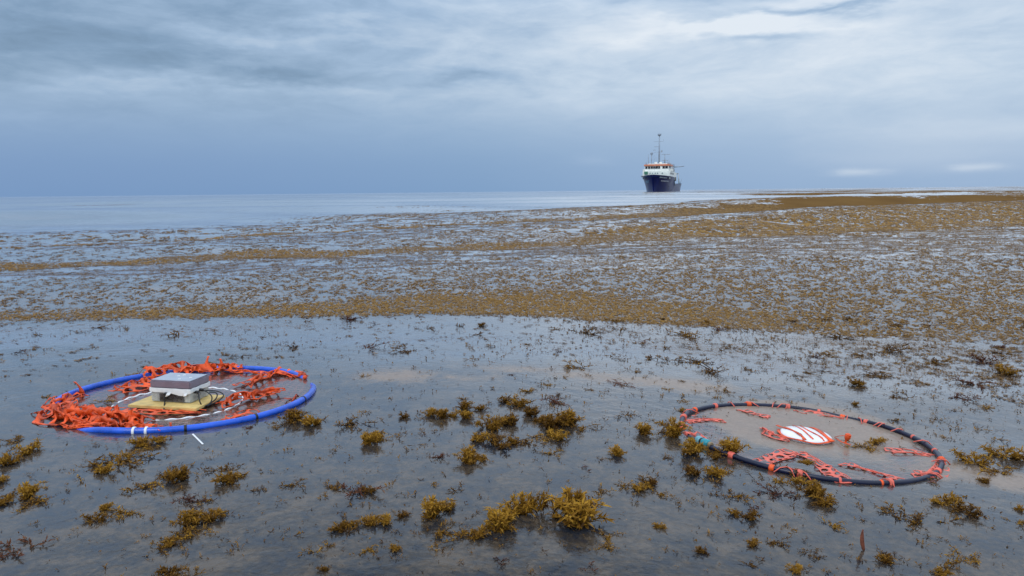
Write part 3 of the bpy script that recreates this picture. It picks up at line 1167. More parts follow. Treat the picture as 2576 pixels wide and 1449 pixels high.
def build_blue_drifter():
    root = empty('drifter_raft')
    place(root, -1.345, 3.069)
    tag(root, 'blue hose hoop with crumpled orange net carrying a taped electronics box on board', 'drifter')
    r = 0.4966

    def zf(a):
        dip = math.exp(-(adiff(a, R(224)) / 0.46) ** 4) * 0.030
        dip2 = math.exp(-(adiff(a, R(30)) / 0.22) ** 2) * 0.020
        return 0.007 - dip - dip2 + 0.003 * math.sin(2 * a)
    MB().tube(ring_pts(r, 128, zf, wob=0.006), 0.0125, 12, closed=True).build('hoop', M_BLUE, root, True)
    # fittings on the hoop
    for ad in (291.5, 320.5, 96.0, 128, 352):
        a = R(ad)
        pts = ring_pts(r, 6, zf, a - 0.008, a + 0.014, 0.006)
        MB().tube(pts, 0.0138, 12).build('clamp', M_BLACK, root, True)
    for ad in (272.0, 276.8):
        a = R(ad)
        MB().tube(ring_pts(r, 6, zf, a - 0.007, a + 0.012, 0.006), 0.0158, 10).build('hose_clip', M_WHITE, root, True)
    # the white tie trailing out of the hoop
    MB().box((0.268, -0.565, 0.001), (0.006, 0.135, 0.0025), R(36)).build('cable_tie', M_WHITE, root, bevel=0.001)
    # sunken net spread across the whole hoop
    def fn(u, v):
        c, s = math.cos(0.6), math.sin(0.6)
        x, y = u * c - v * s, u * s + v * c
        z = -0.0052 - 0.005 * n2(x, y, 0.12, 51) + 0.0025 * math.sin(x * 40 + y * 14)
        return Vector((x + 0.012 * (n2(x, y, 0.1, 52) - .5), y + 0.012 * (n2(x, y, 0.1, 53) - .5), z))
    g = list(np.arange(-0.52, 0.53, 0.036))
    gv = list(np.arange(-0.52, 0.53, 0.028))
    net_cells(g, gv, fn, 0.74, lambda u, v: math.hypot(u, v) < r - 0.012).build('net', M_NETWET, root, True, solid=0.0016)
    # crumpled heaps of net lying above the water
    heaps = [
        ([(-0.47, 0.02), (-0.46, -0.14), (-0.37, -0.30)], 0.10, 0.030, 2.0, 11),
        ([(-0.43, -0.20), (-0.33, -0.33), (-0.19, -0.41)], 0.15, 0.036, 3.0, 12),
        ([(-0.34, -0.28), (-0.18, -0.36), (0.02, -0.42)], 0.14, 0.046, 3.0, 13),
        ([(-0.24, -0.44), (-0.06, -0.465), (0.10, -0.475)], 0.05, 0.020, 1.5, 14),
        ([(-0.37, 0.34), (-0.28, 0.41), (-0.16, 0.455)], 0.10, 0.042, 2.0, 15),
        ([(-0.22, 0.40), (-0.10, 0.44), (0.05, 0.46)], 0.11, 0.038, 2.0, 16),
        ([(0.02, 0.42), (0.12, 0.41), (0.20, 0.38)], 0.04, 0.014, 1.0, 17),
        ([(0.17, 0.14), (0.21, 0.26), (0.25, 0.37), (0.33, 0.36)], 0.09, 0.030, 2.0, 18),
        ([(0.28, 0.40), (0.38, 0.33)], 0.06, 0.022, 1.0, 28),
        ([(0.19, -0.15), (0.26, -0.08), (0.33, 0.02), (0.38, 0.04)], 0.075, 0.034, 2.0, 19),
        ([(-0.32, 0.04), (-0.28, 0.13), (-0.24, 0.24)], 0.11, 0.030, 2.0, 20),
        ([(0.28, -0.36), (0.33, -0.29), (0.38, -0.27)], 0.05, 0.018, 1.0, 21),
        ([(-0.10, -0.24), (0.02, -0.26), (0.15, -0.25)], 0.07, 0.010, 1.0, 22),
        ([(0.44, -0.09), (0.46, -0.03)], 0.04, 0.022, 1.0, 23),
        ([(-0.20, -0.24), (-0.10, -0.27)], 0.06, 0.014, 1.0, 24),
    ]
    for path, wd, amp, wv, sd_ in heaps:
        fold(path, wd * 1.1, amp, wv, sd_, pitch=0.054 if wd > 0.08 else 0.044).build('net_fold', M_NET, root, True, solid=0.0022)
    # loops of net hanging under the rim on the near side
    fold([(-0.30, -0.47), (-0.10, -0.53), (0.02, -0.535)], 0.05, 0.004, 1.0, 25, lift=-0.012).build('net_fold', M_NETPALE, root, True, solid=0.002)
    for (p, h, lean, wd, sd_) in (((-0.468, 0.045, 0.0), 0.050, (-0.028, 0.0), 0.011, 1), ((-0.115, 0.475, 0.02), 0.050, (0.012, 0), 0.010, 2), ((-0.045, 0.482, 0.02), 0.036, (-0.006, 0), 0.011, 3),
                                  ((0.085, -0.478, 0.0), 0.028, (0.004, 0), 0.008, 4), ((0.135, -0.470, 0.0), 0.030, (0.0, 0), 0.008, 5), ((-0.10, -0.37, 0.02), 0.024, (0.0, 0), 0.012, 6), ((0.05, 0.472, 0.01), 0.022, (0.004, 0), 0.010, 7)):
        flap(p, h, lean, wd, sd_).build('net_strand', M_NET, root, True, solid=0.0022)
    # knotted ends on the far rim
    for (x, y, s) in ((0.245, 0.435, 0.014), (0.30, 0.40, 0.012), (0.372, 0.335, 0.013), (0.405, 0.285, 0.011)):
        MB().lathe([(0.3 * s, -0.3 * s), (s, 0.3 * s), (0.9 * s, s), (0.35 * s, 1.6 * s)], (x, y, 0.006), 9).build('net_knot', M_NET, root, True)
    # white rope ring under the board: pieces of it break the surface
    rope = [(0.245 * math.cos(a), -0.10 + 0.245 * math.sin(a), -0.0018 + 0.0022 * math.sin(29 * a + math.sin(3 * a)) + 0.0016 * math.sin(5 * a + 1)) for a in np.linspace(0, 2 * math.pi, 192, endpoint=False)]
    MB().tube(rope, 0.0036, 6, closed=True).build('rope_ring', M_WHITE, root, True)
    # board and instrument box
    bz = -10.5
    c0 = Vector((0.004, -0.115, 0))
    ex = Vector((math.cos(R(bz)), math.sin(R(bz)), 0))
    ey = Vector((-ex.y, ex.x, 0))

    def L3(a, b, z):
        return c0 + ex * a + ey * b + Vector((0, 0, z))
    board = MB().box(L3(0, 0, 0.011), (0.292, 0.205, 0.011), R(bz)).build('board', M_PLY, root, bevel=0.0015)
    o_ = (0.0, 0.022)
    case = MB().box(L3(o_[0], o_[1], 0.0420), (0.172, 0.128, 0.048), R(bz)).build('instrument_case', M_CLEAR, root, bevel=0.003)
    MB().box(L3(o_[0] + 0.005, o_[1] - 0.006, 0.0365), (0.112, 0.116, 0.034), R(bz)).build('battery_pack', M_ELEC, case, bevel=0.002)
    MB().box(L3(o_[0] + 0.002, o_[1], 0.0580), (0.120, 0.09, 0.005), R(bz)).build('circuit_board', M_ELEC, case)
    for sx in (-1, 1):
        for sy in (-1, 1):
            MB().box(L3(o_[0] + sx * 0.0715, o_[1] + sy * 0.052, 0.0405), (0.026, 0.020, 0.042), R(bz)).build('corner_post', M_FROST, case, bevel=0.002)
    lid = MB().box(L3(o_[0], o_[1], 0.0880), (0.176, 0.132, 0.030), R(bz)).build('lid', M_GREYLID, root, bevel=0.004)
    MB().box(L3(o_[0], o_[1], 0.1043), (0.166, 0.122, 0.0018), R(bz)).build('lid_sky_sheen', M_LIDSKY, lid, bevel=0.0006)  # thin sheet added on the lid, coloured as reflected sky
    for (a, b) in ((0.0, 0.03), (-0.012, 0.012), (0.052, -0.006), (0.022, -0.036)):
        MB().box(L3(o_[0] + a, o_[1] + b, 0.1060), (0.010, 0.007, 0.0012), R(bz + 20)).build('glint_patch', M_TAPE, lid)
    for sx in (-1, 1):
        for sy in (-1, 1):
            MB().lathe([(0.004, 0), (0.004, 0.03)], tuple(L3(o_[0] + sx * 0.079, o_[1] + sy * 0.057, 0.0735)), 8).build('lid_screw', M_ELEC, lid, True)
    # tape wound round the joint, sagging and torn along its lower edge
    tp = MB()
    rows = [[], [], [], []]
    W2, D2 = 0.0885, 0.0665
    loop = [(-W2, -D2), (W2, -D2), (W2, D2), (-W2, D2), (-W2, -D2)]
    for i in range(4):
        a, b = loop[i], loop[i + 1]
        for k in range(14):
            t = k / 14
            x, y = a[0] + (b[0] - a[0]) * t, a[1] + (b[1] - a[1]) * t
            nz = n2(i + t, 0.3, 0.13, 61)
            sag = 0.006 * nz + (0.010 * math.exp(-((t - 0.75) / 0.2) ** 2) if i == 0 else 0)
            bul = 1 + 0.012 * n2(i + t, 5, 0.11, 62)
            for q, z in enumerate((0.060 - sag, 0.063 - sag * 0.6, 0.070 - 0.002 * nz, 0.0755 - 0.003 * nz)):
                kk = bul if q in (1, 2) else 1.0
                rows[q].append(L3(o_[0] + x * kk, o_[1] + y * kk, z))
    for q in range(4):
        rows[q].append(rows[q][0])
    tp.grid(rows).build('tape_band', M_TAPE, root, False, solid=0.002)
    for (a, b, s) in ((-0.004, -0.068, 1.0), (0.070, -0.069, 0.7), (0.088, -0.03, 1.0)):
        tail = MB()
        c = L3(o_[0] + a, o_[1] + b, 0.055)
        tail.grid([[c + Vector((-.008 * s, -.002, .002)), c + Vector((.010 * s, -.002, .004))], [c + Vector((-.010 * s, -.006, -.007 * s)), c + Vector((.005 * s, -.006, -.006))], [c + Vector((-.014 * s, -.004, -.014 * s)), c + Vector((-.006 * s, -.004, -.012 * s))]])
        tail.build('tape_tail', M_TAPE, root, solid=0.0012)
    # cables

    def cable(pts, rad, name='cable'):
        pts = [Vector(p) for p in pts]
        out = []
        n = len(pts)
        for i in range(n - 1):
            p0, p1, p2, p3 = pts[max(i - 1, 0)], pts[i], pts[i + 1], pts[min(i + 2, n - 1)]
            for k in range(6):
                t = k / 6
                out.append(0.5 * ((2 * p1) + (p2 - p0) * t + (2 * p0 - 5 * p1 + 4 * p2 - p3) * t * t + (3 * p1 - p0 - 3 * p2 + p3) * t ** 3))
        out.append(pts[-1])
        MB().tube(out, rad, 7).build(name, M_BLACK, root, True)
    fx = o_[1] - 0.068
    cable([L3(-0.018, fx, 0.050), L3(-0.020, fx - 0.006, 0.035), L3(-0.016, fx - 0.012, 0.022), L3(0.004, fx - 0.045, 0.014), L3(0.03, fx - 0.09, -0.004), L3(0.05, fx - 0.13, -0.02)], 0.0027)
    MB().lathe([(0.006, -0.006), (0.007, 0), (0.006, 0.006)], tuple(L3(-0.016, fx - 0.002, 0.052)), 8).build('cable_gland', M_BLACK, root, True)
    for (b, z) in ((-0.035, 0.056), (-0.005, 0.058)):
        MB().tube([L3(0.086, o_[1] + b, z), L3(0.104, o_[1] + b - 0.002, z)], 0.0062, 9).build('cable_gland', M_BLACK, root, True)
    cable([L3(0.104, o_[1] - 0.037, 0.055), L3(0.116, o_[1] - 0.055, 0.048), L3(0.130, o_[1] - 0.07, 0.026), L3(0.136, o_[1] - 0.06, 0.008), L3(0.150, o_[1] - 0.05, 0.010), L3(0.168, o_[1] - 0.02, 0.030), L3(0.158, o_[1] + 0.0, 0.046), L3(0.13, o_[1] - 0.005, 0.050)], 0.0026)
    cable([L3(0.104, o_[1] - 0.007, 0.057), L3(0.126, o_[1] - 0.010, 0.050), L3(0.150, o_[1] - 0.02, 0.034), L3(0.152, o_[1] - 0.04, 0.014), L3(0.140, o_[1] - 0.08, 0.006), L3(0.132, o_[1] - 0.12, -0.004)], 0.0026)
    cable([L3(0.112, o_[1] - 0.005, 0.056), L3(0.150, o_[1] + 0.02, 0.048), L3(0.182, o_[1] + 0.01, 0.036), L3(0.176, o_[1] - 0.02, 0.020), L3(0.150, o_[1] - 0.055, 0.008)], 0.0024)
    return root


def build_dark_drifter():
    root = empty('drifter_hoop')
    place(root, 1.10, 2.77)
    tag(root, 'dark navy hose hoop with red net, white disc and teal coupling', 'drifter')
    r = 0.455

    def zf(a):
        dip = math.exp(-(adiff(a, R(178)) / 0.30) ** 2) * 0.016
        dip2 = math.exp(-(adiff(a, R(48)) / 0.25) ** 2) * 0.008
        return 0.006 - dip - dip2 + 0.003 * math.sin(2 * a + 1)
    wob = 0.008
    MB().tube(ring_pts(r, 128, zf, wob=wob), 0.0095, 12, closed=True).build('hoop', M_NAVY, root, True)
    # teal hose coupling
    def seg(a0, a1, rad, mat, name, parent=root):
        pts = ring_pts(r, 7, lambda a: zf(a) + 0.006, R(a0), R(a1), wob)
        return MB().tube(pts, [rad * 0.72] + [rad] * 5 + [rad * 0.78], 12).build(name, mat, parent, True)
    seg(196.0, 199.6, 0.0150, M_TEALPALE, 'coupling_half')
    seg(199.2, 200.6, 0.0135, M_BLACK, 'coupling_seal')
    seg(200.2, 205.2, 0.0158, M_TEAL, 'coupling_half')
    seg(204.8, 206.6, 0.0120, M_BRASS, 'hose_barb')
    # net laced round the hoop
    wraps = [(100, 5, .017), (78, 4, .018), (122, 4, .016), (140, 4, .015), (157, 5, .017), (168, 4, .015), (176, 7, .017), (186, 6, .016), (218, 5, .016), (236, 4, .015), (247, 4, .019), (262, 2, .014), (279, 2, .014),
             (283, 3, .020), (62, 3, .014), (50, 5, .014), (38, 4, .014), (318, 4, .016), (336, 3, .018), (10, 3, .013), (350, 3, .013)]
    for k, (ad, wd, rad) in enumerate(wraps):
        pts = ring_pts(r, 6, lambda a: zf(a) + 0.001, R(ad - wd * 0.32), R(ad + wd * 0.32), wob)
        rr = [rad * 0.82 * q for q in (0.78, 0.95, 1.0, 0.88, 1.02, 0.8)]
        MB().tube(pts, rr, 9).build('net_wrap', M_NETPALE if k % 3 else M_NET, root, True)
    # thin lacing strands over the hoop
    for k in range(26):
        a = R(rng.uniform(0, 360))
        if adiff(a, R(202)) < 0.2:
            continue
        c = Vector((r * math.cos(a), r * math.sin(a), zf(a)))
        rad_ = Vector((math.cos(a), math.sin(a), 0))
        tan = Vector((-rad_.y, rad_.x, 0)) * rng.uniform(-0.03, 0.03)
        pts = [c + rad_ * 0.024 - tan + Vector((0, 0, -0.004)), c + rad_ * 0.010 - tan * 0.4 + Vector((0, 0, 0.011)), c - rad_ * 0.006 + tan * 0.2 + Vector((0, 0, 0.013)), c - rad_ * 0.035 + tan + Vector((0, 0, 0.001))]
        MB().tube(pts, 0.0022, 5).build('lacing', M_NETPALE, root, True)

    # net sunk under the surface
    def fn(u, v):
        c, s = math.cos(0.25), math.sin(0.25)
        x, y = u * c - v * s, u * s + v * c
        d = math.hypot(x, y)
        z = -0.003 - 0.05 * float(smooth(0.44, 0.2, d)) + 0.006 * (n2(x, y, 0.06, 71) - 0.5)
        return Vector((x + 0.012 * (n2(x, y, 0.1, 72) - .5), y + 0.012 * (n2(x, y, 0.1, 73) - .5), z))
    g = list(np.arange(-0.48, 0.49, 0.046))
    gv = list(np.arange(-0.48, 0.49, 0.034))
    net_cells(g, gv, fn, 0.86, lambda u, v: 0.24 < math.hypot(u, v) < r - 0.012).build('net', M_NETPALE, root, True, solid=0.0014)
    # drawn-up folds of net at the near side, the right side and the far left
    heaps = [
        ([(-0.30, -0.35), (-0.22, -0.27), (-0.10, -0.17)], 0.055, 0.010, 1.0, 31),
        ([(-0.10, -0.17), (-0.06, -0.28), (-0.055, -0.40), (-0.05, -0.455)], 0.07, 0.012, 1.0, 32),
        ([(0.02, -0.26), (0.10, -0.34), (0.16, -0.41)], 0.045, 0.005, 1.0, 33),
        ([(0.27, -0.10), (0.36, -0.09), (0.42, -0.12)], 0.07, 0.008, 1.0, 34),
        ([(0.43, -0.15), (0.38, -0.24), (0.30, -0.34)], 0.06, 0.010, 1.0, 35),
        ([(0.22, -0.34), (0.30, -0.34)], 0.05, 0.010, 1.0, 36),
        ([(-0.42, 0.12), (-0.34, 0.17), (-0.26, 0.18)], 0.06, 0.004, 1.0, 37),
        ([(0.10, 0.41), (0.20, 0.37), (0.28, 0.32)], 0.05, 0.010, 1.0, 38),
        ([(-0.44, -0.02), (-0.42, -0.10)], 0.045, 0.018, 1.0, 39),
        ([(-0.14, 0.38), (-0.10, 0.30), (-0.04, 0.27)], 0.04, 0.004, 1.0, 40),
    ]
    for path, wd, amp, wv, sd_ in heaps:
        fold(path, wd, amp, wv, sd_, pitch=0.034, lift=0.001, stretch=1.5).build('net_fold', M_NETPALE, root, True, solid=0.0018)
    # the white disc and the net pulled across it
    dc = Vector((0.02, 0.045, 0))
    disc = MB().lathe([(0.088, -0.012), (0.095, -0.004), (0.094, 0.004), (0.086, 0.010), (0.053, 0.0135), (0.012, 0.0145)], tuple(dc), 40).build('float_disc', M_WHITE, root, True)
    def strip(pts, wd, name, parent):
        mb = MB()
        rows = []
        n = len(pts)
        for i, p in enumerate(pts):
            d = (Vector(pts[min(i + 1, n - 1)]) - Vector(pts[max(i - 1, 0)])).normalized()
            nr = Vector((-d.y, d.x, 0)) * wd * (0.6 + 0.8 * n2(i, 1, 1.0, int(wd * 9999)))
            rows.append([Vector(p) - nr, Vector(p) + nr])
        mb.grid(rows).build(name, M_NET, parent, True, solid=0.002)
    for (x0, x1, wd) in ((-0.075, -0.035, 0.006), (-0.02, 0.0, 0.0022), (0.012, 0.030, 0.0022), (0.045, 0.070, 0.007)):
        pts = []
        for k in range(9):
            t = k / 8
            y = -0.086 + 0.172 * t
            x = x1 + (x0 - x1) * t + 0.006 * math.sin(5 * t + x0 * 90)
            rr = math.hypot(x, y)
            z = 0.0165 if rr < 0.06 else 0.0165 - (rr - 0.06) * 0.12
            pts.append((dc.x + x, dc.y + y, z if rr < 0.09 else 0.009))
        strip(pts, wd, 'net_strand', disc)
    rim = [(dc.x + 0.099 * math.cos(a), dc.y + 0.099 * math.sin(a), 0.003 + 0.002 * math.sin(5 * a)) for a in np.linspace(R(150), R(330), 24)]
    strip(rim, 0.006, 'net_strand', disc)
    fold([(-0.12, 0.10), (-0.135, 0.03), (-0.08, -0.04)], 0.04, 0.014, 1.0, 45, lift=0.0).build('net_fold', M_NETPALE, root, True, solid=0.002)
    # red tuft of net standing beside the disc
    MB().lathe([(0.004, -0.01), (0.005, 0.008), (0.010, 0.015), (0.012, 0.022), (0.011, 0.032), (0.004, 0.036)], (0, 0, 0), 7).build('net_tuft', M_NET, root, False, loc=(0.150, -0.01, 0), rot=(0.15, 0.2, 0))
    strip([(0.128, 0.035, 0.004), (0.140, 0.02, 0.014), (0.150, -0.005, 0.024)], 0.004, 'net_strand', root)
    strip([(0.128, 0.03, 0.002), (0.125, -0.03, 0.006), (0.148, -0.055, 0.004)], 0.0025, 'net_strand', root)
    return root


BLUE = build_blue_drifter()
DARK = build_dark_drifter()

# ------------------------------------------------------------------ seaweed clumps in the foreground, one by one
def leaf(V, F, T, base, d, up, L, wd, tint):
    d = d.normalized()
    side = d.cross(up)
    if side.length < 1e-4:
        side = d.cross(Vector((1, 0, 0)))
    side.normalize()
    nrm = side.cross(d)
    b = len(V)
    mid = base + d * L * 0.5
    V += [base, mid + side * wd + nrm * wd * 0.5, base + d * L - nrm * wd * 0.4, mid - side * wd + nrm * wd * 0.5]
    F.append((b, b + 1, b + 2, b + 3))
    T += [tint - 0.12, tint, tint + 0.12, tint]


ICO = None
def bladder(V, F, T, c, r, tint):
    """octahedron-based float, 8 faces as quads with doubled corner"""
    b = len(V)
    for dx, dy, dz in ((1, 0, 0), (0, 1, 0), (-1, 0, 0), (0, -1, 0), (0, 0, 1), (0, 0, -1)):
        V.append(c + Vector((dx, dy, dz)) * r)
    for a, e in ((0, 1), (1, 2), (2, 3), (3, 0)):
        F.append((b + a, b + e, b + 4))
        F.append((b + e, b + a, b + 5))
    T += [tint] * 6


def stem_tube(V, F, T, pts, r, tint):
    b = len(V)
    n = len(pts)
    for i, p in enumerate(pts):
        d = (pts[min(i + 1, n - 1)] - pts[max(i - 1, 0)]).normalized()
        a = d.cross(Vector((0, 0, 1)))
        if a.length < 0.05:
            a = Vector((1, 0, 0))
        a.normalize()
        c = a.cross(d)
        rr = r * (1 - 0.5 * i / n)
        for k in range(3):
            t = 2.094 * k
            V.append(p + (a * math.cos(t) + c * math.sin(t)) * rr)
            T.append(tint)
    for i in range(n - 1):
        for k in range(3):
            k2 = (k + 1) % 3
            F.append((b + i * 3 + k, b + i * 3 + k2, b + (i + 1) * 3 + k2, b + (i + 1) * 3 + k))


def make_clump(seed, kind):
    """unit-radius clump; returns {'fronds':(V,F,T), 'stem':..., 'air_bladders':...}"""
    rs = random.Random(seed)
    out = {k: ([], [], []) for k in ('fronds', 'stem', 'air_bladders')}
    fr, st, bl = out['fronds'], out['stem'], out['air_bladders']
    if kind == 'bushy':
        nb, hgt, nl, ll = 24, 0.58, 46, (0.12, 0.30)
    elif kind == 'tuft':
        nb, hgt, nl, ll = 14, 0.40, 30, (0.13, 0.32)
    elif kind == 'loose':
        nb, hgt, nl, ll = 8, 0.22, 17, (0.14, 0.32)
    elif kind == 'sprig':
        nb, hgt, nl, ll = 3, 0.24, 10, (0.18, 0.42)
    else:  # twig
        nb, hgt, nl, ll = 2, 0.30, 2, (0.15, 0.3)
    lobes = [(rs.uniform(0, 6.28), rs.uniform(0.0, 0.8)) for _ in range(5)]
    sx, sy = rs.uniform(0.85, 1.1), rs.uniform(0.6, 0.95)
    for b in range(nb):
        la, lr = rs.choice(lobes)
        start = Vector((math.cos(la) * lr * rs.uniform(.2, 1) * sx, math.sin(la) * lr * rs.uniform(.2, 1) * sy, rs.uniform(-0.10, 0.02)))
        a = rs.uniform(0, 6.28)
        ln = rs.uniform(0.35, 1.1) * (1.0 if kind in ('loose', 'sprig', 'twig') else 0.7)
        rise = hgt * rs.uniform(0.15, 1.15) * (1.25 if rs.random() < 0.12 else 1)
        if kind in ('bushy',) and rs.random() < 0.35:
            ln *= 0.35
            rise *= 1.25
        bend = rs.uniform(-0.9, 0.9)
        pts = []
        nseg = 6
        p = start.copy()
        aa = a
        for i in range(nseg + 1):
            pts.append(p.copy())
            aa += bend / nseg
            k = i / nseg
            p = p + Vector((math.cos(aa) * ln / nseg, math.sin(aa) * ln / nseg, rise / nseg * (1.35 - 0.9 * k) if k < 0.75 else -rise * 0.10))
        stem_tube(*st, pts, 0.020 if kind != 'twig' else 0.022, rs.uniform(0.1, 0.7))
        for q in range(nl):
            t = rs.uniform(0.12, 1.0) * nseg
            i = min(int(t), nseg - 1)
            base = pts[i].lerp(pts[i + 1], t - i)
            d0 = (pts[i + 1] - pts[i]).normalized()
            d = d0 * rs.uniform(0.1, 0.9) + Vector((rs.gauss(0, 1), rs.gauss(0, 1), rs.gauss(0.30, 0.6) * (0.7 if kind in ('loose', 'sprig') else 1.1))) * 0.75
            L = rs.uniform(*ll)
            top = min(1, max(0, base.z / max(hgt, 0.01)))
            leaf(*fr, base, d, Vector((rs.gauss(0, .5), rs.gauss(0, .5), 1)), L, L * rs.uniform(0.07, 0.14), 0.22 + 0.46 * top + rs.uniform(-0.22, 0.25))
        for q in range(2 if nb < 8 else 3):
            i = rs.randrange(1, nseg)
            bladder(*bl, pts[i] + Vector((rs.gauss(0, .05), rs.gauss(0, .05), rs.uniform(0, .05))), rs.uniform(0.030, 0.048), rs.uniform(0.4, 1.0))
    return out


def arr_mesh(name, parts, mats):
    V, F4, F3, T, m4, m3 = [], [], [], [], [], []
    for mi, (v, f, t) in enumerate(parts):
        o = len(V)
        V += v
        T += t
        for q in f:
            if len(q) == 4:
                F4.append([o + i for i in q])
                m4.append(mi)
            else:
                F3.append([o + i for i in q])
                m3.append(mi)
    Fs = [np.array(F4)] if F4 else []
    if F3:
        Fs.append(np.array(F3))
    return np_mesh(name, np.array([tuple(v) for v in V]), Fs, mats, False, m4 + m3, {'tint': T})


CLUMPS = {}
for kind, n in (('bushy', 5), ('tuft', 6), ('loose', 7), ('sprig', 8), ('twig', 3)):
    CLUMPS[kind] = []
    for k in range(n):
        parts = make_clump(hash_seed := (len(kind) * 100 + k * 7 + ord(kind[0])), kind)
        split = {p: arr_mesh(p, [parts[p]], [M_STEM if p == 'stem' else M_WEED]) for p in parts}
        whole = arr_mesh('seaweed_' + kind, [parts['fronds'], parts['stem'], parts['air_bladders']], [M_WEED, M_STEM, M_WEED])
        red = arr_mesh('seaweed_' + kind, [parts['fronds'], parts['stem'], parts['air_bladders']], [M_WEED_RED, M_STEM, M_WEED_RED])
        CLUMPS[kind].append((split, whole, red))

NAMES = {'bushy': 'seaweed_clump', 'tuft': 'seaweed_tuft', 'loose': 'seaweed_strand', 'sprig': 'seaweed_sprig', 'twig': 'seaweed_twig'}
DESC = {
    'bushy': 'bushy seaweed clump with dense leaves',
    'tuft': 'leafy seaweed tuft with ragged edges',
    'loose': 'loose flat seaweed strand',
    'sprig': 'seaweed sprig',
    'twig': 'bare seaweed twig',
}
TONE = {'golden': 0.20, 'amber brown': 0.06, 'dull brown': -0.10, 'dark brown': -0.24}
TONES = ['golden', 'golden', 'amber brown', 'amber brown', 'dull brown', 'dark brown']
used_spots = []


def zone(x, y):
    if math.hypot(x + 1.345, y - 3.069) < 0.53:
        return 'floating inside the blue hoop'
    if math.hypot(x - 1.10, y - 2.77) < 0.49:
        return 'floating inside the dark hoop'
    if y > 3.55:
        return 'on the smooth water beyond the hoops'
    if x < -0.75:
        return 'before the blue hoop' if y < 3.0 else 'beside the blue hoop'
    if x > 0.62:
        return 'before the dark hoop' if y < 2.75 else 'beside the dark hoop'
    return 'between the two hoops' if y > 2.15 else 'in the open water before both hoops'


def add_clump(x, y, size, kind, label=None, red=False, z=0.0, rot=None, parts=None, hs=1.0):
    var = random.randrange(len(CLUMPS[kind]))
    split, whole, redm = CLUMPS[kind][var]
    loc = Vector((x, y, hfs(x, y) + z))
    rot = random.uniform(0, 6.28) if rot is None else rot
    nm = NAMES[kind]
    if parts is None:
        parts = size > 0.040 and not red
    if parts:
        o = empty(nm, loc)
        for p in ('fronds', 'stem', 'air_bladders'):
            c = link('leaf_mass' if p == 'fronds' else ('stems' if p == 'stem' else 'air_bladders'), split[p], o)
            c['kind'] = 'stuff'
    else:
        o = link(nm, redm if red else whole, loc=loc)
    o.rotation_euler = (random.gauss(0, .06), random.gauss(0, .06), rot)
    sz = size * random.uniform(0.92, 1.08)
    o.scale = (sz, sz, sz * hs)
    tone = 'golden' if label else random.choice(TONES if y < 3.4 else ['amber brown', 'dull brown', 'dark brown', 'dark brown'])  # farther pieces get darker tones, backlighting painted into their colour
    for q in [o] + list(o.children):
        q.color = (1 + TONE[tone], 1, 1, 1)
    if label:
        tag(o, label, 'seaweed')
    else:
        zz = zone(x, y)
        sizes = {'bushy': (0.05, 0.07), 'tuft': (0.042, 0.056), 'loose': (0.042, 0.056), 'sprig': (0.028, 0.04), 'twig': (0.03, 0.05)}[kind]
        sw_ = 'small' if size < sizes[0] else ('large' if size > sizes[1] else 'middling')
        tn = 'rust red' if red else tone
        tag(o, ' '.join([sw_, tn, DESC[kind], zz]), 'seaweed', ' '.join([sw_, tn, NAMES[kind].replace('_', ' ') + 's', zz]))
    used_spots.append((x, y, size))
    return o


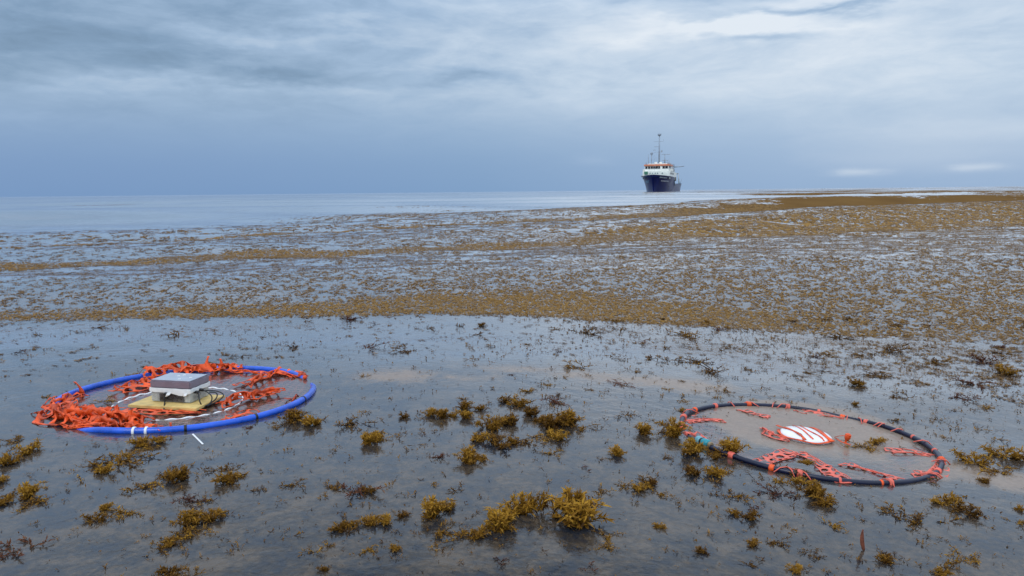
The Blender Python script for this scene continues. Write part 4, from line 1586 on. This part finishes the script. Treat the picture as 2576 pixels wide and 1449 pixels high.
# pixel position in the photograph (2576 wide), apparent width in pixels, kind
LIST = [
    (1090, 1285, 70, 'bushy'), (1135, 1278, 50, 'tuft'), (1310, 1285, 78, 'bushy'), (1250, 1325, 80, 'bushy'), (1205, 1345, 60, 'tuft'), (1190, 1348, 40, 'loose'),
    (1530, 1345, 46, 'loose'), (1520, 1370, 40, 'loose'), (860, 1325, 50, 'tuft'), (885, 1320, 36, 'tuft'), (940, 1310, 50, 'tuft'), (975, 1312, 52, 'tuft'), (1015, 1300, 34, 'tuft'), (925, 1385, 36, 'loose'), (990, 1380, 36, 'tuft'),
    (1110, 1335, 60, 'loose'), (1150, 1350, 60, 'loose'), (1100, 1385, 40, 'sprig'), (905, 1228, 72, 'loose'), (925, 1235, 40, 'tuft'), (840, 1225, 40, 'loose'), (815, 1240, 36, 'sprig'), (800, 1380, 50, 'sprig'), (830, 1370, 36, 'sprig'),
    (575, 1205, 60, 'tuft'), (560, 1180, 50, 'loose'), (610, 1195, 34, 'sprig'), (455, 1205, 52, 'bushy'), (430, 1200, 40, 'sprig'), (365, 1218, 70, 'loose'), (255, 1185, 46, 'tuft'), (240, 1170, 40, 'loose'), (305, 1160, 80, 'loose'),
    (330, 1175, 34, 'sprig'), (475, 1260, 60, 'loose'), (510, 1252, 50, 'sprig'), (240, 1305, 44, 'tuft'), (262, 1280, 36, 'tuft'), (310, 1290, 56, 'loose'), (485, 1312, 56, 'bushy'), (540, 1305, 60, 'tuft'), (460, 1335, 60, 'loose'), (490, 1340, 60, 'loose'), (400, 1378, 50, 'loose'), (425, 1365, 40, 'tuft'),
    (70, 1240, 54, 'bushy'), (40, 1240, 40, 'loose'), (75, 1262, 50, 'loose'), (8, 1265, 40, 'tuft'), (15, 1160, 56, 'tuft'), (75, 1132, 50, 'tuft'), (40, 1108, 40, 'loose'),
    (745, 1052, 50, 'bushy'), (775, 1062, 60, 'tuft'), (720, 1060, 40, 'loose'), (810, 1058, 40, 'sprig'), (700, 1075, 30, 'sprig'), (360, 1112, 50, 'tuft'), (395, 1108, 46, 'tuft'), (375, 1128, 34, 'loose'), (310, 1145, 46, 'loose'),
    (930, 1110, 52, 'bushy'), (950, 1095, 40, 'tuft'), (965, 1105, 30, 'loose'), (895, 1060, 60, 'loose'), (885, 1083, 34, 'sprig'), (1020, 1048, 30, 'tuft'),
    (1082, 1042, 36, 'bushy'), (1110, 1050, 46, 'bushy'), (1140, 1045, 34, 'tuft'), (1168, 1025, 40, 'bushy'), (1165, 1050, 36, 'bushy'), (1208, 1030, 36, 'tuft'), (1240, 1075, 56, 'bushy'), (1262, 1062, 36, 'tuft'), (1290, 1062, 50, 'bushy'), (1335, 1042, 38, 'bushy'), (1365, 1060, 46, 'tuft'), (1385, 1072, 60, 'bushy'), (1430, 1060, 62, 'bushy'), (1465, 1070, 50, 'loose'), (1400, 1098, 56, 'tuft'), (1350, 1100, 40, 'loose'),
    (1200, 1105, 56, 'tuft'), (1255, 1115, 60, 'tuft'), (1290, 1112, 40, 'tuft'), (1330, 1115, 44, 'loose'), (1180, 1158, 60, 'bushy'), (1210, 1152, 36, 'tuft'), (1115, 1145, 40, 'loose'), (1270, 1008, 40, 'tuft'), (1310, 1015, 50, 'tuft'), (1290, 1000, 40, 'loose'), (1390, 1010, 50, 'loose'),
    (1610, 1086, 48, 'bushy'), (1698, 1090, 62, 'bushy'), (1665, 1082, 40, 'loose'), (1740, 1135, 58, 'bushy'), (1795, 1138, 44, 'loose'), (1800, 1150, 30, 'tuft'), (1555, 1142, 40, 'bushy'), (1605, 1230, 46, 'tuft'), (1575, 1220, 40, 'loose'), (1640, 1215, 54, 'tuft'), (1655, 1240, 34, 'loose'), (1672, 1148, 30, 'loose'), (1465, 1175, 34, 'sprig'),
    (1790, 1190, 60, 'tuft'), (1735, 1185, 50, 'tuft'), (1820, 1188, 36, 'loose'), (1800, 1245, 40, 'sprig'), (1860, 1245, 50, 'loose'), (2045, 1240, 60, 'bushy'), (2080, 1265, 60, 'tuft'), (2020, 1215, 44, 'tuft'), (1955, 1210, 50, 'loose'), (1950, 1235, 60, 'loose'), (2000, 1190, 36, 'tuft'), (1890, 1300, 44, 'tuft'), (1850, 1292, 32, 'tuft'), (1900, 1285, 40, 'sprig'), (1765, 1385, 34, 'tuft'), (1662, 1325, 30, 'tuft'), (1700, 1265, 30, 'sprig'),
    (2225, 1410, 44, 'tuft'), (2240, 1400, 40, 'loose'), (2375, 1262, 50, 'tuft'), (2430, 1285, 52, 'tuft'), (2400, 1250, 50, 'sprig'), (2445, 1158, 56, 'tuft'), (2510, 1185, 56, 'loose'), (2525, 1143, 56, 'tuft'), (2565, 1155, 30, 'tuft'), (2430, 1400, 50, 'loose'), (2370, 1420, 50, 'loose'), (2300, 1305, 60, 'loose'), (2250, 1288, 44, 'loose'), (2350, 1215, 40, 'sprig'), (2370, 1440, 40, 'tuft'),
    (2150, 965, 44, 'tuft'), (2200, 940, 44, 'loose'), (2050, 1395, 36, 'loose'), (1960, 1362, 40, 'loose'), (1895, 1368, 34, 'tuft'), (2010, 1435, 40, 'tuft'), (1990, 1330, 30, 'sprig'), (420, 1442, 56, 'tuft'), (470, 1445, 40, 'loose'), (2480, 905, 50, 'loose'), (2530, 935, 50, 'tuft'), (2460, 965, 50, 'loose'), (2240, 880, 50, 'loose'), (2360, 910, 40, 'loose'), (2420, 1000, 40, 'loose'),
    (1480, 832, 50, 'loose'), (1560, 825, 40, 'sprig'), (1730, 838, 50, 'loose'), (2110, 845, 40, 'loose'), (930, 870, 60, 'sprig'), (1020, 880, 40, 'loose'), (740, 870, 40, 'sprig'), (880, 800, 40, 'loose'), (450, 840, 50, 'sprig'), (1450, 920, 50, 'loose'), (1790, 935, 50, 'loose'), (1750, 905, 50, 'loose'), (1640, 900, 40, 'sprig'), (1690, 905, 40, 'sprig'),
]


def size_of(p, wpx):
    d = (p - Vector((0, 0, CAM_H))).length
    return wpx / F_PX * d * 0.80


for (px, py, wpx, kind) in LIST:
    p = px2w(px, py + wpx * 0.10)
    red = kind in ('loose', 'sprig') and random.random() < 0.12
    add_clump(p.x, p.y, size_of(p, wpx), kind, red=red)


def special(px, py, wpx, kind, label, **kw):
    p = px2w(px, py)
    return add_clump(p.x, p.y, size_of(p, wpx), kind, label=label, **kw)


big = special(1445, 1318, 150, 'bushy', 'largest golden seaweed clump, broad with two upright tufts on its far side', parts=True, hs=0.8)
for (dx, dy, n_) in ((-0.042, 0.030, 0), (0.006, 0.030, 1)):
    b = CLUMPS['tuft'][n_][0]
    for p in ('fronds', 'stem', 'air_bladders'):
        c = link('leaf_mass' if p == 'fronds' else ('stems' if p == 'stem' else 'air_bladders'), b[p], big)
        c['kind'] = 'stuff'
        c.scale = (0.30, 0.28, 1.15)
        c.location = (dx / 0.06, dy / 0.06, 0.18)
        c.rotation_euler = (0.05, 0.06 - 0.1 * n_, 1.0 + n_)
big.rotation_euler = (0, 0, 0.1)
special(1848, 1142, 64, 'bushy', 'shaggy golden seaweed clump caught on the dark hoop near its teal coupling', parts=True, z=0.004)
hang = special(2030, 1178, 46, 'tuft', 'amber seaweed tuft hanging over the near rim of the dark hoop', parts=True, z=0.012)
hang.scale = (0.030, 0.055, 0.030)
special(2205, 1118, 36, 'tuft', 'amber seaweed tuft on the red net at the side of the dark hoop', z=0.004, parts=False)
special(2170, 1125, 50, 'loose', 'olive seaweed strand lying across the net in the dark hoop', parts=False, z=0.003)
special(430, 1002, 34, 'sprig', 'brown seaweed sprig by the white rope in the blue hoop', parts=False)
special(265, 1015, 36, 'loose', 'brown seaweed strand tangled under the orange net heap', parts=False, z=0.008)
special(345, 945, 34, 'loose', 'olive seaweed wisp against the far rim of the blue hoop', parts=False)
special(40, 1388, 70, 'loose', 'dull red seaweed strand with drooping ends in the near water', red=True)
special(1555, 968, 50, 'loose', 'flat rusty seaweed mat on the pale scum', red=True, hs=0.4)
special(195, 1195, 60, 'twig', 'forked bare seaweed stem trailing off a tuft', rot=0.4)
special(2400, 1318, 50, 'twig', 'dark forked twig sticking up from the water', hs=2.6)
special(1800, 932, 60, 'twig', 'long crossed twigs on the bright water', hs=1.4)
special(740, 1355, 40, 'twig', 'thin dark stalk curling out of the near water', hs=2.2)
special(1790, 1215, 40, 'twig', 'thin dark forked stalk near the loose strands', hs=2.2)
# one broad red blade standing out of the water
p = px2w(2176, 1385)
mb = MB()
rows = []
for k in range(8):
    t = k / 7
    w_ = 0.0045 * math.sin(math.pi * min(1, 0.12 + 0.83 * t)) + 0.0008
    c = Vector((-0.002 - 0.006 * math.sin(2.4 * t), 0.004 * t, -0.004 + 0.058 * t))
    rows.append([c + Vector((-w_, 0, 0)), c + Vector((0, 0.0015, 0)), c + Vector((w_, 0, 0))])
mb.grid(rows)
bl_ = mb.build('upright_seaweed', paint('red_blade', (0.16, 0.045, 0.022), 0.5, 0.4, 0.3, 60.0), None, True, solid=0.0012)
bl_.location = p
tag(bl_, 'single rust red leaf blade standing upright in the near water', 'seaweed')

# further sprigs and strands at random, thicker on the right and beyond the hoops
rsr = np.random.default_rng(99)
count = 0
tries = 0
while count < 120 and tries < 6000:
    tries += 1
    px, py = rsr.uniform(0, 2576), 800 + 640 * rsr.random() ** 1.35
    pr = 0.25 + 0.75 * (px / 2576) ** 1.5
    if py < 1000 and px < 1100:
        pr *= 0.6
    if rsr.random() > pr:
        continue
    p = px2w(px, py)
    if math.hypot(p.x + 1.345, p.y - 3.069) < 0.54 or math.hypot(p.x - 1.10, p.y - 2.77) < 0.49:
        continue
    if any(math.hypot(p.x - a, p.y - b) < 0.06 + s for a, b, s in used_spots):
        continue
    kind = rsr.choice(['sprig', 'loose', 'twig', 'tuft'], p=[0.52, 0.36, 0.05, 0.07])
    wpx = rsr.uniform(18, 42) * (0.7 + 0.5 * (py - 800) / 640)
    add_clump(p.x, p.y, size_of(p, wpx), kind, red=rsr.random() < 0.15 and kind != 'tuft')
    count += 1

# ------------------------------------------------------------------ crumbs of weed all over the near water: nobody could count them
def crumb_template(rs):
    V, F, T = [], [], []
    n = rs.integers(1, 5)
    for k in range(n):
        a = rs.uniform(0, 6.28)
        ox, oy = rs.normal(0, 0.5), rs.normal(0, 0.4)
        L = rs.uniform(0.4, 1.2)
        wd = L * rs.uniform(0.10, 0.28)
        c, s = math.cos(a), math.sin(a)
        z1 = rs.uniform(-0.1, 0.75) * L
        b = len(V)
        V += [(ox, oy, 0.0), (ox + c * L * .5 - s * wd, oy + s * L * .5 + c * wd, z1 * .6), (ox + c * L, oy + s * L, z1), (ox + c * L * .5 + s * wd, oy + s * L * .5 - c * wd, z1 * .6)]
        F.append((b, b + 1, b + 2, b + 3))
        T += [rs.uniform(-0.2, 0.5)] * 4
    return np.array(V), np.array(F), np.array(T)


tc_ = [crumb_template(rs0) for _ in range(24)]
# clustered round the clumps and along drift lines
P = []
for (a, b, s) in used_spots:
    n = rsr.integers(4, 12)
    k = rsr.normal(0, 1, (n, 2)) * (0.05 + s * 0.9) * np.array([1.5, 1.0])
    P.append(np.array([[a, b]]) + k)
q = wedge(52000, 1.5, 5.9, R(37))
dn = fbm(q[:, 0] * 0.6, q[:, 1], 0.5, 21, 3)
rgt = smooth(-0.2, 0.6, q[:, 0] / q[:, 1])
farb = smooth(2.4, 4.2, q[:, 1])
keepm = rsr.random(len(q)) < np.clip((dn - 0.42) * 1.6, 0.02, 1) * (0.10 + 0.30 * rgt + 0.25 * farb * (0.25 + rgt))
P.append(q[keepm])
P = np.vstack(P)
P = P[(np.hypot(P[:, 0] + 1.345, P[:, 1] - 3.069) > 0.52)]
P = P[(np.hypot(P[:, 0] - 1.10, P[:, 1] - 2.77) > 0.30)]
sz = 0.0042 * rsr.uniform(0.6, 1.8, len(P)) * (0.6 + 0.45 * P[:, 1])
scatter('seaweed_crumbs', 'scattered crumbs and single leaves of seaweed on the near water', P, sz, tc_, M_WEED, 0.0008, tint=-0.12)


# small ragged sprigs past the three hundred largest
def bit_template(rs):
    V, F, T = [], [], []
    a0 = rs.uniform(0, 6.28)
    for k in range(rs.integers(7, 15)):
        t = rs.uniform(-1, 1)
        a = rs.uniform(0, 6.28)
        ox, oy = math.cos(a0) * t * 0.8 + rs.normal(0, 0.1), math.sin(a0) * t * 0.8 + rs.normal(0, 0.1)
        L = rs.uniform(0.35, 0.85)
        wd = L * rs.uniform(0.09, 0.17)
        c, s = math.cos(a), math.sin(a)
        z1 = rs.uniform(-0.05, 0.9) * L
        b = len(V)
        V += [(ox, oy, 0.0), (ox + c * L * .5 - s * wd, oy + s * L * .5 + c * wd, z1 * .6), (ox + c * L, oy + s * L, z1), (ox + c * L * .5 + s * wd, oy + s * L * .5 - c * wd, z1 * .6)]
        F.append((b, b + 1, b + 2, b + 3))
        T += [rs.uniform(0.0, 0.75)] * 4
    return np.array(V), np.array(F), np.array(T)


tb_ = [bit_template(rs0) for _ in range(24)]
P = []
for (a, b, s) in used_spots:
    if s < 0.03:
        continue
    n = rsr.integers(1, 5)
    P.append(np.array([[a, b]]) + rsr.normal(0, 1, (n, 2)) * (0.04 + s) * np.array([1.4, 0.9]))
q = wedge(9000, 1.5, 5.6, R(37))
dn = fbm(q[:, 0] * 0.6, q[:, 1], 0.6, 91, 3)
rgt = smooth(-0.3, 0.6, q[:, 0] / q[:, 1])
keepm = rsr.random(len(q)) < np.clip((dn - 0.40) * 1.8, 0.01, 1) * (0.07 + 0.42 * rgt * (0.4 + 0.6 * smooth(2.0, 4.0, q[:, 1])))
P.append(q[keepm])
P = np.vstack(P)
P = P[(np.hypot(P[:, 0] + 1.345, P[:, 1] - 3.069) > 0.52) & (np.hypot(P[:, 0] - 1.10, P[:, 1] - 2.77) > 0.33)]
sz = 0.010 * rsr.uniform(0.6, 1.7, len(P)) * (0.6 + 0.25 * P[:, 1])
scatter('seaweed_bits', 'countless small ragged bits of seaweed strewn between the larger clumps', P, sz, tb_, M_WEED, 0.0008, tint=-0.05)
